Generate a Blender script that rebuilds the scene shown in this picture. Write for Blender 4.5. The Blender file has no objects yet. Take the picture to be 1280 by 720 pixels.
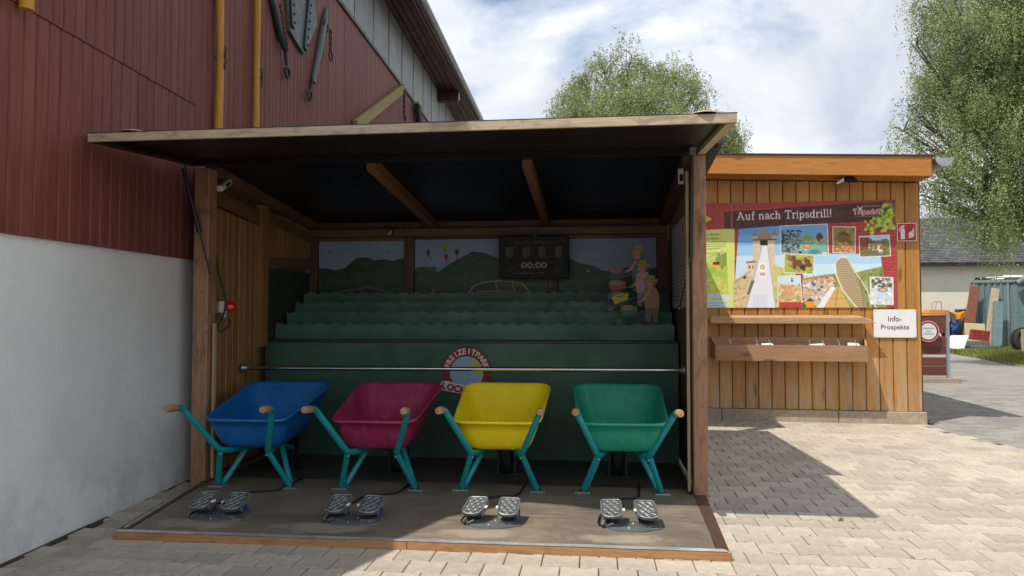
import bpy, math, random
import numpy as np
from mathutils import Vector, Matrix

random.seed(7)
RNG = np.random.default_rng(7)
R = math.radians
SC = bpy.context.scene
COL = SC.collection

# ------------------------------------------------------------------ camera
cam_d = bpy.data.cameras.new("camera")
cam_d.sensor_width = 36.0
cam_d.lens = 900.0 / 1280.0 * 36.0
cam_d.clip_start = 0.05
cam_d.clip_end = 2000.0
cam = bpy.data.objects.new("camera", cam_d)
COL.objects.link(cam)
cam.location = (0, 0, 1.3)
cam.rotation_euler = (R(90) + math.atan(31 / 900.0), 0, 0)
SC.camera = cam

# ------------------------------------------------------------------ sun, sky
SUN = Vector((0.475, 0.335, -1.0))            # the way the light travels
sun_d = bpy.data.lights.new("sun", 'SUN')
sun_d.energy = 2.85
sun_d.angle = R(0.5)
sun_d.color = (1.0, 0.93, 0.82)
sun = bpy.data.objects.new("sun", sun_d)
COL.objects.link(sun)
sun.rotation_euler = SUN.to_track_quat('-Z', 'Y').to_euler()
sun.location = (-6, -5, 14)

world = bpy.data.worlds.new("World")
SC.world = world
world.use_nodes = True
wt = world.node_tree
wt.nodes.clear()
WN = wt.nodes.new
wl = wt.links.new
sky = WN('ShaderNodeTexSky')
sky.sky_type = 'NISHITA'
sky.sun_disc = False
sky.sun_elevation = R(59.8)
sky.sun_rotation = R(234.8)
sky.air_density = 1.0
sky.dust_density = 0.7
sky.ozone_density = 1.0
tc = WN('ShaderNodeTexCoord')
sep = WN('ShaderNodeSeparateXYZ'); wl(tc.outputs['Generated'], sep.inputs[0])
zz = WN('ShaderNodeMath'); zz.operation = 'MAXIMUM'; wl(sep.outputs['Z'], zz.inputs[0]); zz.inputs[1].default_value = 0.0
za = WN('ShaderNodeMath'); za.operation = 'ADD'; wl(zz.outputs[0], za.inputs[0]); za.inputs[1].default_value = 0.42
dx = WN('ShaderNodeMath'); dx.operation = 'DIVIDE'; wl(sep.outputs['X'], dx.inputs[0]); wl(za.outputs[0], dx.inputs[1])
dy = WN('ShaderNodeMath'); dy.operation = 'DIVIDE'; wl(sep.outputs['Y'], dy.inputs[0]); wl(za.outputs[0], dy.inputs[1])
cmb = WN('ShaderNodeCombineXYZ'); wl(dx.outputs[0], cmb.inputs[0]); wl(dy.outputs[0], cmb.inputs[1])
mp = WN('ShaderNodeMapping'); wl(cmb.outputs[0], mp.inputs[0]); mp.inputs['Location'].default_value = (1.02, 0.66, 0.0)
n1 = WN('ShaderNodeTexNoise'); wl(mp.outputs[0], n1.inputs['Vector']); n1.inputs['Scale'].default_value = 2.1
n1.inputs['Detail'].default_value = 9; n1.inputs['Roughness'].default_value = 0.56; n1.inputs['Distortion'].default_value = 0.3
cover = WN('ShaderNodeValToRGB'); wl(n1.outputs['Fac'], cover.inputs[0])
cover.color_ramp.elements[0].position = 0.31; cover.color_ramp.elements[0].color = (0, 0, 0, 1)
cover.color_ramp.elements[1].position = 0.43; cover.color_ramp.elements[1].color = (1, 1, 1, 1)
n2 = WN('ShaderNodeTexNoise'); wl(mp.outputs[0], n2.inputs['Vector']); n2.inputs['Scale'].default_value = 2.6
n2.inputs['Detail'].default_value = 8; n2.inputs['Roughness'].default_value = 0.5; n2.inputs['Distortion'].default_value = 0.5
shade = WN('ShaderNodeValToRGB'); wl(n2.outputs['Fac'], shade.inputs[0])
shade.color_ramp.elements[0].position = 0.40; shade.color_ramp.elements[0].color = (3.75, 4.15, 4.75, 1)
shade.color_ramp.elements[1].position = 0.60; shade.color_ramp.elements[1].color = (5.9, 6.2, 6.6, 1)
mixs = WN('ShaderNodeMix'); mixs.data_type = 'RGBA'
wl(cover.outputs[0], mixs.inputs[0]); wl(sky.outputs[0], mixs.inputs[6]); wl(shade.outputs[0], mixs.inputs[7])
bg = WN('ShaderNodeBackground'); bg.inputs['Strength'].default_value = 0.10
wl(mixs.outputs[2], bg.inputs['Color'])
wo = WN('ShaderNodeOutputWorld'); wl(bg.outputs[0], wo.inputs[0])

SC.view_settings.view_transform = 'Standard'
SC.view_settings.look = 'None'
SC.view_settings.exposure = 0.74
SC.view_settings.gamma = 1.0
SC.view_settings.use_curve_mapping = False
SC.render.resolution_x = 1024
SC.render.resolution_y = 576

# ------------------------------------------------------------------ object helpers
def tag(o, label=None, cat=None, group=None, kind=None):
    if label: o['label'] = label
    if cat: o['category'] = cat
    if group: o['group'] = group
    if kind: o['kind'] = kind
    return o

def empty(name, loc=(0, 0, 0), rz=0.0, **k):
    o = bpy.data.objects.new(name, None)
    COL.objects.link(o)
    o.location = loc
    o.rotation_euler = (0, 0, rz)
    return tag(o, **k)

def copy_tree(o, parent=None):
    c = o.copy(); COL.objects.link(c); c.parent = parent
    for ch in list(o.children):
        copy_tree(ch, c)
    return c

def pt(T, v):
    return tuple(T @ Vector(v)) if T is not None else tuple(v)

class MB:
    """collects vertices and faces, then links them as one mesh object"""
    def __init__(s):
        s.v = []; s.f = []; s.sm = []
    def add(s, vs, fs, T=None, smooth=False):
        o = len(s.v)
        s.v += [pt(T, v) for v in vs]
        s.f += [tuple(i + o for i in f) for f in fs]
        s.sm += [smooth] * len(fs)
        return s
    def box(s, x0, x1, y0, y1, z0, z1, T=None, c=0.0):
        if c <= 0:
            vs = [(x, y, z) for x in (x0, x1) for y in (y0, y1) for z in (z0, z1)]
            fs = [(0, 1, 3, 2), (4, 6, 7, 5), (0, 4, 5, 1), (2, 3, 7, 6), (0, 2, 6, 4), (1, 5, 7, 3)]
            return s.add(vs, fs, T)
        # chamfered box: 24 vertices
        vs = []; idx = {}
        X = (x0, x1); Y = (y0, y1); Z = (z0, z1)
        for i in (0, 1):
            for j in (0, 1):
                for k in (0, 1):
                    sx, sy, sz = (1, -1)[i] * c, (1, -1)[j] * c, (1, -1)[k] * c
                    idx[i, j, k, 0] = len(vs); vs.append((X[i], Y[j] + sy, Z[k] + sz))
                    idx[i, j, k, 1] = len(vs); vs.append((X[i] + sx, Y[j], Z[k] + sz))
                    idx[i, j, k, 2] = len(vs); vs.append((X[i] + sx, Y[j] + sy, Z[k]))
        fs = []
        def q(*l):
            fs.append(tuple(idx[t] for t in l))
        q((0, 0, 0, 0), (0, 0, 1, 0), (0, 1, 1, 0), (0, 1, 0, 0)); q((1, 0, 0, 0), (1, 1, 0, 0), (1, 1, 1, 0), (1, 0, 1, 0))
        q((0, 0, 0, 1), (1, 0, 0, 1), (1, 0, 1, 1), (0, 0, 1, 1)); q((0, 1, 0, 1), (0, 1, 1, 1), (1, 1, 1, 1), (1, 1, 0, 1))
        q((0, 0, 0, 2), (0, 1, 0, 2), (1, 1, 0, 2), (1, 0, 0, 2)); q((0, 0, 1, 2), (1, 0, 1, 2), (1, 1, 1, 2), (0, 1, 1, 2))
        for a in (0, 1):
            for b in (0, 1):
                q((a, b, 0, 0), (a, b, 1, 0), (a, b, 1, 1), (a, b, 0, 1))
                q((a, 0, b, 0), (a, 1, b, 0), (a, 1, b, 2), (a, 0, b, 2))
                q((0, a, b, 1), (1, a, b, 1), (1, a, b, 2), (0, a, b, 2))
                for d in (0, 1):
                    fs.append((idx[a, b, d, 0], idx[a, b, d, 1], idx[a, b, d, 2]))
        return s.add(vs, fs, T)
    def hexa(s, p, T=None):
        """eight corners: bottom four then top four, both going round"""
        return s.add(p, [(3, 2, 1, 0), (4, 5, 6, 7), (0, 1, 5, 4), (1, 2, 6, 5), (2, 3, 7, 6), (3, 0, 4, 7)], T)
    def prism(s, poly, z0, z1, T=None, smooth=False):
        n = len(poly)
        vs = [(x, y, z0) for x, y in poly] + [(x, y, z1) for x, y in poly]
        fs = [tuple(range(n))[::-1], tuple(range(n, 2 * n))] + [(i, (i + 1) % n, n + (i + 1) % n, n + i) for i in range(n)]
        return s.add(vs, fs, T, smooth)
    def tube(s, path, r, seg=12, T=None, cap=True, smooth=True):
        P = [Vector(p) for p in path]; n = len(P)
        rr = r if isinstance(r, (list, tuple)) else [r] * n
        vs = []; fs = []
        prev = None
        for i in range(n):
            d = (P[min(i + 1, n - 1)] - P[max(i - 1, 0)]).normalized()
            if prev is None:
                a = d.orthogonal().normalized()
            else:
                a = prev - d * prev.dot(d)
                a = a.normalized() if a.length > 1e-6 else d.orthogonal().normalized()
            prev = a; b = d.cross(a)
            for k in range(seg):
                t = 2 * math.pi * k / seg
                vs.append(tuple(P[i] + (a * math.cos(t) + b * math.sin(t)) * rr[i]))
        for i in range(n - 1):
            for k in range(seg):
                k2 = (k + 1) % seg
                fs.append((i * seg + k, i * seg + k2, (i + 1) * seg + k2, (i + 1) * seg + k))
        s.add(vs, fs, T, smooth)
        if cap:
            s.add(vs[:seg], [tuple(range(seg))[::-1]], T); s.add(vs[-seg:], [tuple(range(seg))], T)
        return s
    def lathe(s, prof, seg=24, T=None, smooth=True):
        """profile of (r, z), turned about z"""
        vs = []; fs = []; n = len(prof)
        for k in range(seg):
            t = 2 * math.pi * k / seg
            for r, z in prof:
                vs.append((r * math.cos(t), r * math.sin(t), z))
        for k in range(seg):
            k2 = (k + 1) % seg
            for i in range(n - 1):
                fs.append((k * n + i, k2 * n + i, k2 * n + i + 1, k * n + i + 1))
        return s.add(vs, fs, T, smooth)
    def build(s, name, mat, parent=None, **k):
        me = bpy.data.meshes.new(name)
        me.from_pydata(s.v, [], s.f)
        me.polygons.foreach_set('use_smooth', s.sm)
        if mat: me.materials.append(mat)
        me.update()
        o = bpy.data.objects.new(name, me)
        COL.objects.link(o)
        if parent: o.parent = parent
        return tag(o, **k)

def link(name, me, parent=None, loc=(0, 0, 0), rot=(0, 0, 0), **k):
    o = bpy.data.objects.new(name, me)
    COL.objects.link(o)
    o.parent = parent; o.location = loc; o.rotation_euler = rot
    return tag(o, **k)

def fillet(path, r=0.05, n=5):
    P = [Vector(p) for p in path]; out = [P[0]]
    for i in range(1, len(P) - 1):
        a = (P[i - 1] - P[i]); b = (P[i + 1] - P[i])
        ra = min(r, a.length * .45, b.length * .45)
        A = P[i] + a.normalized() * ra; B = P[i] + b.normalized() * ra
        for k in range(n + 1):
            t = k / n
            out.append(A * (1 - t) ** 2 + P[i] * 2 * t * (1 - t) + B * t * t)
    out.append(P[-1])
    return out

# ------------------------------------------------------------------ materials
def base_nodes(name):
    m = bpy.data.materials.new(name); m.use_nodes = True
    nt = m.node_tree; nt.nodes.clear()
    out = nt.nodes.new('ShaderNodeOutputMaterial')
    p = nt.nodes.new('ShaderNodeBsdfPrincipled')
    nt.links.new(p.outputs[0], out.inputs[0])
    return m, nt, p

def coords(nt, scale=(1, 1, 1), island=False):
    N = nt.nodes.new; L = nt.links.new
    tc = N('ShaderNodeTexCoord'); oi = N('ShaderNodeObjectInfo')
    rnd = oi.outputs['Random']
    if island:
        g = N('ShaderNodeNewGeometry'); ad = N('ShaderNodeMath'); ad.operation = 'ADD'
        L(oi.outputs['Random'], ad.inputs[0]); L(g.outputs['Random Per Island'], ad.inputs[1])
        fr = N('ShaderNodeMath'); fr.operation = 'FRACT'; L(ad.outputs[0], fr.inputs[0]); rnd = fr.outputs[0]
    mu = N('ShaderNodeVectorMath'); mu.operation = 'SCALE'
    cb = N('ShaderNodeCombineXYZ'); L(rnd, cb.inputs[0]); L(rnd, cb.inputs[1]); L(rnd, cb.inputs[2])
    L(cb.outputs[0], mu.inputs[0]); mu.inputs['Scale'].default_value = 37.0
    ad2 = N('ShaderNodeVectorMath'); ad2.operation = 'ADD'
    L(tc.outputs['Object'], ad2.inputs[0]); L(mu.outputs[0], ad2.inputs[1])
    mp = N('ShaderNodeMapping'); L(ad2.outputs[0], mp.inputs[0]); mp.inputs['Scale'].default_value = scale
    return mp.outputs[0], rnd, tc.outputs['Object']

def noise(nt, vec, scale, detail=5, rough=.55, dist=0.0):
    n = nt.nodes.new('ShaderNodeTexNoise')
    nt.links.new(vec, n.inputs['Vector'])
    n.inputs['Scale'].default_value = scale; n.inputs['Detail'].default_value = detail
    n.inputs['Roughness'].default_value = rough; n.inputs['Distortion'].default_value = dist
    return n.outputs['Fac']

def ramp(nt, fac, stops):
    r = nt.nodes.new('ShaderNodeValToRGB'); nt.links.new(fac, r.inputs[0])
    e = r.color_ramp.elements
    while len(e) < len(stops): e.new(0.5)
    for i, (p, c) in enumerate(stops):
        e[i].position = p
        c = (c, c, c) if isinstance(c, (int, float)) else c
        e[i].color = (c[0], c[1], c[2], 1)
    return r.outputs[0]

def mixc(nt, fac, a, b, mode='MIX'):
    m = nt.nodes.new('ShaderNodeMix'); m.data_type = 'RGBA'; m.blend_type = mode
    for i, v in ((0, fac), (6, a), (7, b)):
        if hasattr(v, 'links'): nt.links.new(v, m.inputs[i])
        elif i == 0: m.inputs[0].default_value = v
        else: m.inputs[i].default_value = (v[0], v[1], v[2], 1)
    return m.outputs[2]

def maprange(nt, v, a, b, c, d):
    m = nt.nodes.new('ShaderNodeMapRange'); nt.links.new(v, m.inputs[0])
    for i, x in enumerate((a, b, c, d)): m.inputs[i + 1].default_value = x
    return m.outputs[0]

def vary(nt, col, rnd, amt):
    """brightness variation per object"""
    f = maprange(nt, rnd, 0, 1, 1 - amt, 1 + amt)
    h = nt.nodes.new('ShaderNodeHueSaturation'); nt.links.new(col, h.inputs['Color']); nt.links.new(f, h.inputs['Value'])
    return h.outputs[0]

def bump(nt, p, h, strength, dist=0.004):
    b = nt.nodes.new('ShaderNodeBump'); nt.links.new(h, b.inputs['Height'])
    b.inputs['Strength'].default_value = strength; b.inputs['Distance'].default_value = dist
    nt.links.new(b.outputs[0], p.inputs['Normal'])

def plain(name, c1, c2=None, scale=8.0, rough=.55, metal=0.0, bmp=.15, fine=90.0, var=.06, spec=.5, coat=0.0, rr=.12):
    m, nt, p = base_nodes(name)
    c2 = c2 or tuple(x * .72 for x in c1)
    v, rnd, ob = coords(nt)
    a = noise(nt, v, scale, 6, .6); b = noise(nt, v, fine, 3, .6)
    col = ramp(nt, a, [(.3, c2), (.66, c1)])
    col = vary(nt, col, rnd, var)
    nt.links.new(col, p.inputs['Base Color'])
    nt.links.new(maprange(nt, a, .3, .7, rough + rr, rough - rr), p.inputs['Roughness'])
    p.inputs['Metallic'].default_value = metal
    p.inputs['Specular IOR Level'].default_value = spec
    p.inputs['Coat Weight'].default_value = coat
    if bmp: bump(nt, p, b, bmp, .002)
    return m

def wood(name, light, dark, axis='z', rough=.6, var=.12, knots=True, spec=.35, wear=None, dens=1.0, coat=0.0, mott=0.0):
    m, nt, p = base_nodes(name)
    st = {'x': (.06, 1, 1), 'y': (1, .06, 1), 'z': (1, 1, .06)}[axis]
    st2 = {'x': (.25, 1, 1), 'y': (1, .25, 1), 'z': (1, 1, .25)}[axis]
    v, rnd, ob = coords(nt, tuple(s * dens for s in st))
    v2, _, _ = coords(nt, tuple(s * dens for s in st2))
    g1 = noise(nt, v, 34, 6, .62, 1.2)
    g2 = noise(nt, v, 140, 3, .6)
    g3 = noise(nt, v2, 5, 3, .5)
    col = ramp(nt, g1, [(.28, dark), (.46, tuple((a * 2 + b) / 3 for a, b in zip(light, dark))), (.7, light)])
    col = mixc(nt, maprange(nt, g2, .35, .6, .35, 0), col, tuple(x * .55 for x in dark))
    col = mixc(nt, maprange(nt, g3, .35, .65, .3, 0), col, dark)
    if knots:
        vo = nt.nodes.new('ShaderNodeTexVoronoi'); nt.links.new(v2, vo.inputs['Vector']); vo.inputs['Scale'].default_value = 5.5
        k = maprange(nt, vo.outputs['Distance'], .07, .15, .75, 0)
        col = mixc(nt, k, col, tuple(x * .38 for x in dark))
    if mott:                                     # curly darker figure, as on brushed and stained softwood
        k3 = {'x': (4.2, 9, 9), 'y': (9, 4.2, 9), 'z': (9, 9, 4.2)}[axis]
        v3, _, _ = coords(nt, k3)
        sk = nt.nodes.new('ShaderNodeMapping'); nt.links.new(v3, sk.inputs[0]); sk.inputs['Rotation'].default_value = (R(25), R(30), R(15))
        col = mixc(nt, maprange(nt, noise(nt, sk.outputs[0], 1.5, 3, .5, 1.0), .52, .62, 0, mott), col, tuple(x * .6 for x in dark))
    if wear: col = wear(nt, col, ob, v)
    col = vary(nt, col, rnd, var)
    nt.links.new(col, p.inputs['Base Color'])
    nt.links.new(maprange(nt, g1, .3, .7, rough + .1, rough - .1), p.inputs['Roughness'])
    p.inputs['Specular IOR Level'].default_value = spec
    p.inputs['Coat Weight'].default_value = coat
    bump(nt, p, g2, .25, .002)
    return m

def printed(name, rough=.45, spec=.3):
    """flat print: the colours are stored on the mesh cells"""
    m, nt, p = base_nodes(name)
    a = nt.nodes.new('ShaderNodeAttribute'); a.attribute_name = 'print'
    v, rnd, ob = coords(nt)
    n = noise(nt, v, 30, 3, .5)
    col = mixc(nt, maprange(nt, n, .3, .7, .0, .10), a.outputs['Color'], (.35, .32, .28))
    nt.links.new(col, p.inputs['Base Color'])
    p.inputs['Roughness'].default_value = rough; p.inputs['Specular IOR Level'].default_value = spec
    return m

M = {}
# ------------------------------------------------------------------ material list
def hut_wear(nt, col, ob, v):
    """bleached and rain-streaked towards the foot of the planks, orange tint kept above"""
    s = nt.nodes.new('ShaderNodeSeparateXYZ'); nt.links.new(ob, s.inputs[0])
    vv, _, _ = coords(nt, (1, 1, .12))
    n = noise(nt, vv, 16, 5, .6, .4)
    low = maprange(nt, s.outputs['Z'], .0, 1.1, .62, 0.0)
    m = nt.nodes.new('ShaderNodeMath'); m.operation = 'MULTIPLY'
    nt.links.new(low, m.inputs[0]); nt.links.new(maprange(nt, n, .38, .6, 0, 1.3), m.inputs[1])
    m.use_clamp = True
    return mixc(nt, m.outputs[0], col, (.40, .32, .22))

M['hut_plank'] = wood('hut_plank', (.53, .26, .064), (.35, .15, .034), 'z', .5, .18, True, wear=hut_wear)
M['hut_fascia'] = wood('hut_fascia', (.56, .25, .055), (.38, .14, .026), 'x', .45, .08)
M['hut_box'] = wood('hut_box', (.46, .27, .15), (.28, .145, .075), 'x', .6, .12)
M['hut_shelf'] = wood('hut_shelf', (.50, .33, .19), (.33, .19, .10), 'x', .6, .08)
M['larch_z'] = wood('larch_z', (.45, .26, .15), (.24, .12, .07), 'z', .55, .08, mott=.45)
M['larch_x'] = wood('larch_x', (.62, .49, .34), (.36, .28, .20), 'x', .55, .08, mott=.5)
M['front_x'] = wood('front_x', (.47, .26, .12), (.30, .14, .06), 'x', .5, .08, mott=.35)
M['pale_z'] = wood('pale_z', (.50, .36, .22), (.36, .23, .13), 'z', .6, .05, False)
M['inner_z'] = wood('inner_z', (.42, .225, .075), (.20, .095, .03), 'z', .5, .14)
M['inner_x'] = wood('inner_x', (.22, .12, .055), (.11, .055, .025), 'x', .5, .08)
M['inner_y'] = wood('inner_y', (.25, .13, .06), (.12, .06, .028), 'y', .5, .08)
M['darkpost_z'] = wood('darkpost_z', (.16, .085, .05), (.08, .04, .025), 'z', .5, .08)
M['red_y'] = plain('red_soffit', (.085, .028, .026), (.06, .02, .02), 6, .5)
M['grip'] = wood('grip', (.50, .30, .16), (.30, .16, .08), 'y', .5, .12, False)
M['beam_yellow'] = wood('beam_yellow', (.42, .33, .14), (.24, .17, .07), 'x', .7, .05)
M['old_dark'] = wood('old_dark', (.05, .045, .035), (.02, .018, .015), 'x', .7, .05, False)
M['paintwood'] = wood('paintwood', (.19, .06, .045), (.11, .035, .028), 'x', .6, .2)
M['cable'] = plain('cable', (.012, .012, .012), rough=.5)
M['black_metal'] = plain('black_metal', (.018, .018, .02), rough=.35, spec=.5)
M['rust'] = plain('rust', (.05, .035, .03), (.02, .018, .018), 30, .7)
M['slate_green'] = plain('slate_green', (.14, .18, .17), (.09, .12, .12), 20, .55)
M['dark_green_iron'] = plain('dark_green_iron', (.035, .06, .055), (.02, .035, .035), 20, .45)
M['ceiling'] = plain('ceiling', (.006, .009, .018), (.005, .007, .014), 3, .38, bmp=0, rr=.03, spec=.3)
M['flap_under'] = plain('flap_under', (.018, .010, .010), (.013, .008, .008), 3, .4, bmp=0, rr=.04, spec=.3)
M['steel'] = plain('steel', (.62, .62, .61), (.5, .5, .5), 12, .22, 1.0, .03, rr=.05)
M['zinc'] = plain('zinc', (.45, .48, .50), (.33, .36, .38), 14, .4, .85, .08)
M['alu'] = plain('alu', (.66, .66, .66), (.5, .5, .5), 14, .35, .6, .08)
M['nosing'] = plain('nosing', (.72, .72, .72), (.42, .42, .42), 10, .32, .55, .08)
M['galv'] = plain('galv', (.42, .45, .47), (.30, .33, .35), 25, .45, .7, .1)
M['white_paint'] = plain('white_paint', (.74, .74, .72), (.62, .62, .6), 12, .45)
M['paper'] = plain('paper', (.78, .78, .77), (.72, .72, .72), 10, .6, var=.04)
M['navy_edge'] = plain('navy_edge', (.022, .03, .045), (.012, .02, .03), 20, .45)
M['green_front'] = plain('green_front', (.046, .130, .086), (.026, .085, .056), 2.2, .5, fine=60, bmp=.3)
M['green_wave'] = plain('green_wave', (.070, .170, .120), (.044, .115, .083), 2.6, .55, fine=60, bmp=.3)
M['teal'] = plain('teal', (.008, .31, .335), (.006, .25, .28), 18, .28, 0, .05, spec=.5, coat=.3)
M['tub_blue'] = plain('tub_blue', (.004, .118, .36), (.003, .095, .31), 4, .33, bmp=.06, coat=.15)
M['tub_red'] = plain('tub_red', (.28, .018, .072), (.22, .013, .055), 4, .33, bmp=.06, coat=.15)
M['tub_yellow'] = plain('tub_yellow', (.84, .60, .003), (.74, .50, .003), 4, .33, bmp=.06, coat=.15)
M['tub_green'] = plain('tub_green', (.014, .30, .19), (.012, .24, .15), 4, .33, bmp=.06, coat=.15)
M['rubber'] = plain('rubber', (.012, .012, .012), (.02, .02, .02), 30, .7)
M['pedal'] = plain('pedal', (.42, .44, .45), (.22, .235, .24), 60, .45, .7, .1)
M['pedal_dark'] = plain('pedal_dark', (.15, .16, .165), (.08, .085, .09), 40, .55, .3)
M['base_plate'] = plain('base_plate', (.19, .205, .22), (.12, .13, .14), 18, .45, .3)
M['blue_plastic'] = plain('blue_plastic', (.01, .045, .17), rough=.5)
M['red_lens'] = plain('red_lens', (.62, .004, .018), (.5, .003, .012), 5, .12, bmp=0, coat=.6)
M['yellow_pole'] = wood('yellow_pole', (.60, .31, .035), (.44, .20, .025), 'z', .5, .05, False)
M['screen_case'] = plain('screen_case', (.012, .012, .014), rough=.45, spec=.2)
M['print'] = printed('print')
M['print_screen'] = printed('print_screen', .5, .15)
M['mural'] = printed('mural', .4, .35)
M['sign_red'] = plain('sign_red', (.42, .006, .02), (.36, .005, .016), 6, .35)
M['ink'] = plain('ink', (.03, .03, .035), rough=.6)
M['trim_brown'] = plain('trim_brown', (.070, .038, .030), (.05, .026, .02), 12, .4)
M['cream_wall'] = plain('cream_wall', (.80, .76, .66), (.74, .70, .60), 2, .85)
M['orange'] = plain('orange', (.74, .26, .012), (.6, .19, .01), 5, .35)
M['tarp_blue'] = plain('tarp_blue', (.012, .045, .17), rough=.6)
M['fade_red'] = plain('fade_red', (.26, .09, .06), (.18, .06, .045), 8, .7)
M['crate_red'] = plain('crate_red', (.28, .03, .025), (.2, .02, .02), 8, .6)
M['stone_beam'] = plain('stone_beam', (.50, .40, .29), (.34, .25, .18), 20, .8)
M['cardboard'] = plain('cardboard', (.58, .47, .31), (.5, .40, .26), 8, .8)
M['grey_paint'] = plain('grey_paint', (.16, .175, .18), (.11, .12, .125), 8, .6)
M['teal_steel'] = plain('teal_steel', (.20, .29, .30), (.14, .21, .22), 10, .5, .3)
M['trunk_bark'] = plain('trunk_bark', (.42, .40, .36), (.05, .045, .04), 9, .85, bmp=.5)
M['twig'] = plain('twig', (.16, .14, .11), (.08, .065, .05), 9, .85)

def concrete_mat(name, c1, c2, rnd_amt=.10, moss=0.0, island=True, fine=240):
    m, nt, p = base_nodes(name)
    v, rnd, ob = coords(nt, island=island)
    a = noise(nt, v, 22, 6, .65); b = noise(nt, v, fine, 3, .7); big = noise(nt, ob, 1.1, 4, .6)
    col = ramp(nt, a, [(.28, c2), (.62, c1)])
    col = mixc(nt, maprange(nt, b, .5, .62, 0, .30), col, tuple(x * .45 for x in c2))
    col = mixc(nt, maprange(nt, b, .36, .46, .18, 0), col, tuple(min(1, x * 1.5) for x in c1))
    col = mixc(nt, maprange(nt, big, .42, .68, 0, .38), col, tuple(x * .60 for x in c2))
    spt = noise(nt, ob, 9, 6, .75)
    col = mixc(nt, maprange(nt, spt, .60, .70, 0, .35), col, tuple(x * .45 for x in c2))
    col = vary(nt, col, rnd, rnd_amt)
    nt.links.new(col, p.inputs['Base Color'])
    p.inputs['Roughness'].default_value = .88; p.inputs['Specular IOR Level'].default_value = .25
    bump(nt, p, b, .45, .003)
    return m
M['paver'] = concrete_mat('paver', (.48, .425, .35), (.365, .325, .268), .14)
M['paver_grey'] = concrete_mat('paver_grey', (.30, .285, .26), (.22, .21, .195), .16)
M['plinth'] = concrete_mat('plinth', (.42, .355, .27), (.27, .225, .17), .05, island=False, fine=90)
M['joint'] = concrete_mat('joint', (.13, .11, .08), (.06, .055, .035), 0, island=False, fine=60)

def stucco():
    m, nt, p = base_nodes('stucco')
    v, rnd, ob = coords(nt)
    a = noise(nt, v, 1.6, 6, .6); b = noise(nt, v, 120, 3, .7); c = noise(nt, v, 38, 4, .7)
    s = nt.nodes.new('ShaderNodeSeparateXYZ'); nt.links.new(ob, s.inputs[0])
    col = ramp(nt, a, [(.3, (.67, .68, .685)), (.7, (.80, .805, .80))])
    n = noise(nt, v, 5, 5, .65)
    mm = nt.nodes.new('ShaderNodeMath'); mm.operation = 'MULTIPLY'; mm.use_clamp = True
    nt.links.new(maprange(nt, s.outputs['Z'], 0, .55, 1, 0), mm.inputs[0]); nt.links.new(maprange(nt, n, .45, .62, 0, .55), mm.inputs[1])
    col = mixc(nt, mm.outputs[0], col, (.38, .36, .32))           # splashed dirt above the ground
    nt.links.new(col, p.inputs['Base Color']); p.inputs['Roughness'].default_value = .9
    add = nt.nodes.new('ShaderNodeMath'); nt.links.new(b, add.inputs[0]); nt.links.new(c, add.inputs[1])
    bump(nt, p, add.outputs[0], .8, .006)
    return m
M['stucco'] = stucco()

def red_plank():
    m, nt, p = base_nodes('red_plank')
    v, rnd, ob = coords(nt, (1, 1, .1)); v2, _, _ = coords(nt, (1, 1, .5))
    a = noise(nt, v, 26, 5, .6); f = noise(nt, v2, 22, 5, .7); g = noise(nt, v, 160, 3, .6)
    col = ramp(nt, a, [(.3, (.150, .043, .032)), (.7, (.210, .068, .052))])
    s = nt.nodes.new('ShaderNodeSeparateXYZ'); nt.links.new(ob, s.inputs[0])
    # the paint is chalkier and paler higher up, with flaked flecks
    hi = maprange(nt, s.outputs['Z'], 2.2, 3.4, 0, .40)
    col = mixc(nt, hi, col, (.31, .165, .14))
    col = mixc(nt, maprange(nt, f, .68, .74, 0, .55), col, (.42, .33, .29))
    col = vary(nt, col, rnd, .10)
    nt.links.new(col, p.inputs['Base Color']); p.inputs['Roughness'].default_value = .55
    p.inputs['Specular IOR Level'].default_value = .22
    bump(nt, p, g, .2, .002)
    return m
M['red_plank'] = red_plank()
M['grey_sheet'] = plain('grey_sheet', (.42, .43, .43), (.34, .355, .36), 2.5, .6, .1, .05)

def deck(name, c1, c2, spots=()):
    m, nt, p = base_nodes(name)
    v, rnd, ob = coords(nt)
    a = noise(nt, ob, 2.2, 7, .62, .6); b = noise(nt, ob, 46, 4, .7); f = noise(nt, ob, 320, 2, .6)
    sx, _, _ = coords(nt, (.35, 2.5, 1)); st = noise(nt, sx, 9, 5, .7)
    col = ramp(nt, a, [(.3, c2), (.68, c1)])
    col = mixc(nt, maprange(nt, st, .52, .68, 0, .5), col, tuple(x * 1.45 for x in c1))
    col = mixc(nt, maprange(nt, b, .60, .68, 0, .35), col, tuple(x * 2.0 for x in c1))
    rough = maprange(nt, a, .3, .7, .34, .58)
    for (x, y, rx, ry) in spots:                                 # sandy dust trodden in below the pedals
        mp = nt.nodes.new('ShaderNodeMapping'); nt.links.new(ob, mp.inputs[0])
        mp.inputs['Location'].default_value = (-x / rx, -y / ry, 0); mp.inputs['Scale'].default_value = (1 / rx, 1 / ry, 0)
        ln = nt.nodes.new('ShaderNodeVectorMath'); ln.operation = 'LENGTH'; nt.links.new(mp.outputs[0], ln.inputs[0])
        nn = noise(nt, ob, 7, 4, .6)
        ad = nt.nodes.new('ShaderNodeMath'); ad.operation = 'ADD'; nt.links.new(ln.outputs['Value'], ad.inputs[0])
        nt.links.new(maprange(nt, nn, .3, .7, -.45, .45), ad.inputs[1])
        col = mixc(nt, maprange(nt, ad.outputs[0], .55, 1.0, .62, 0), col, (.36, .32, .25))
    nt.links.new(col, p.inputs['Base Color']); nt.links.new(rough, p.inputs['Roughness'])
    p.inputs['Specular IOR Level'].default_value = .28
    bump(nt, p, f, .2, .001)
    return m

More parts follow.
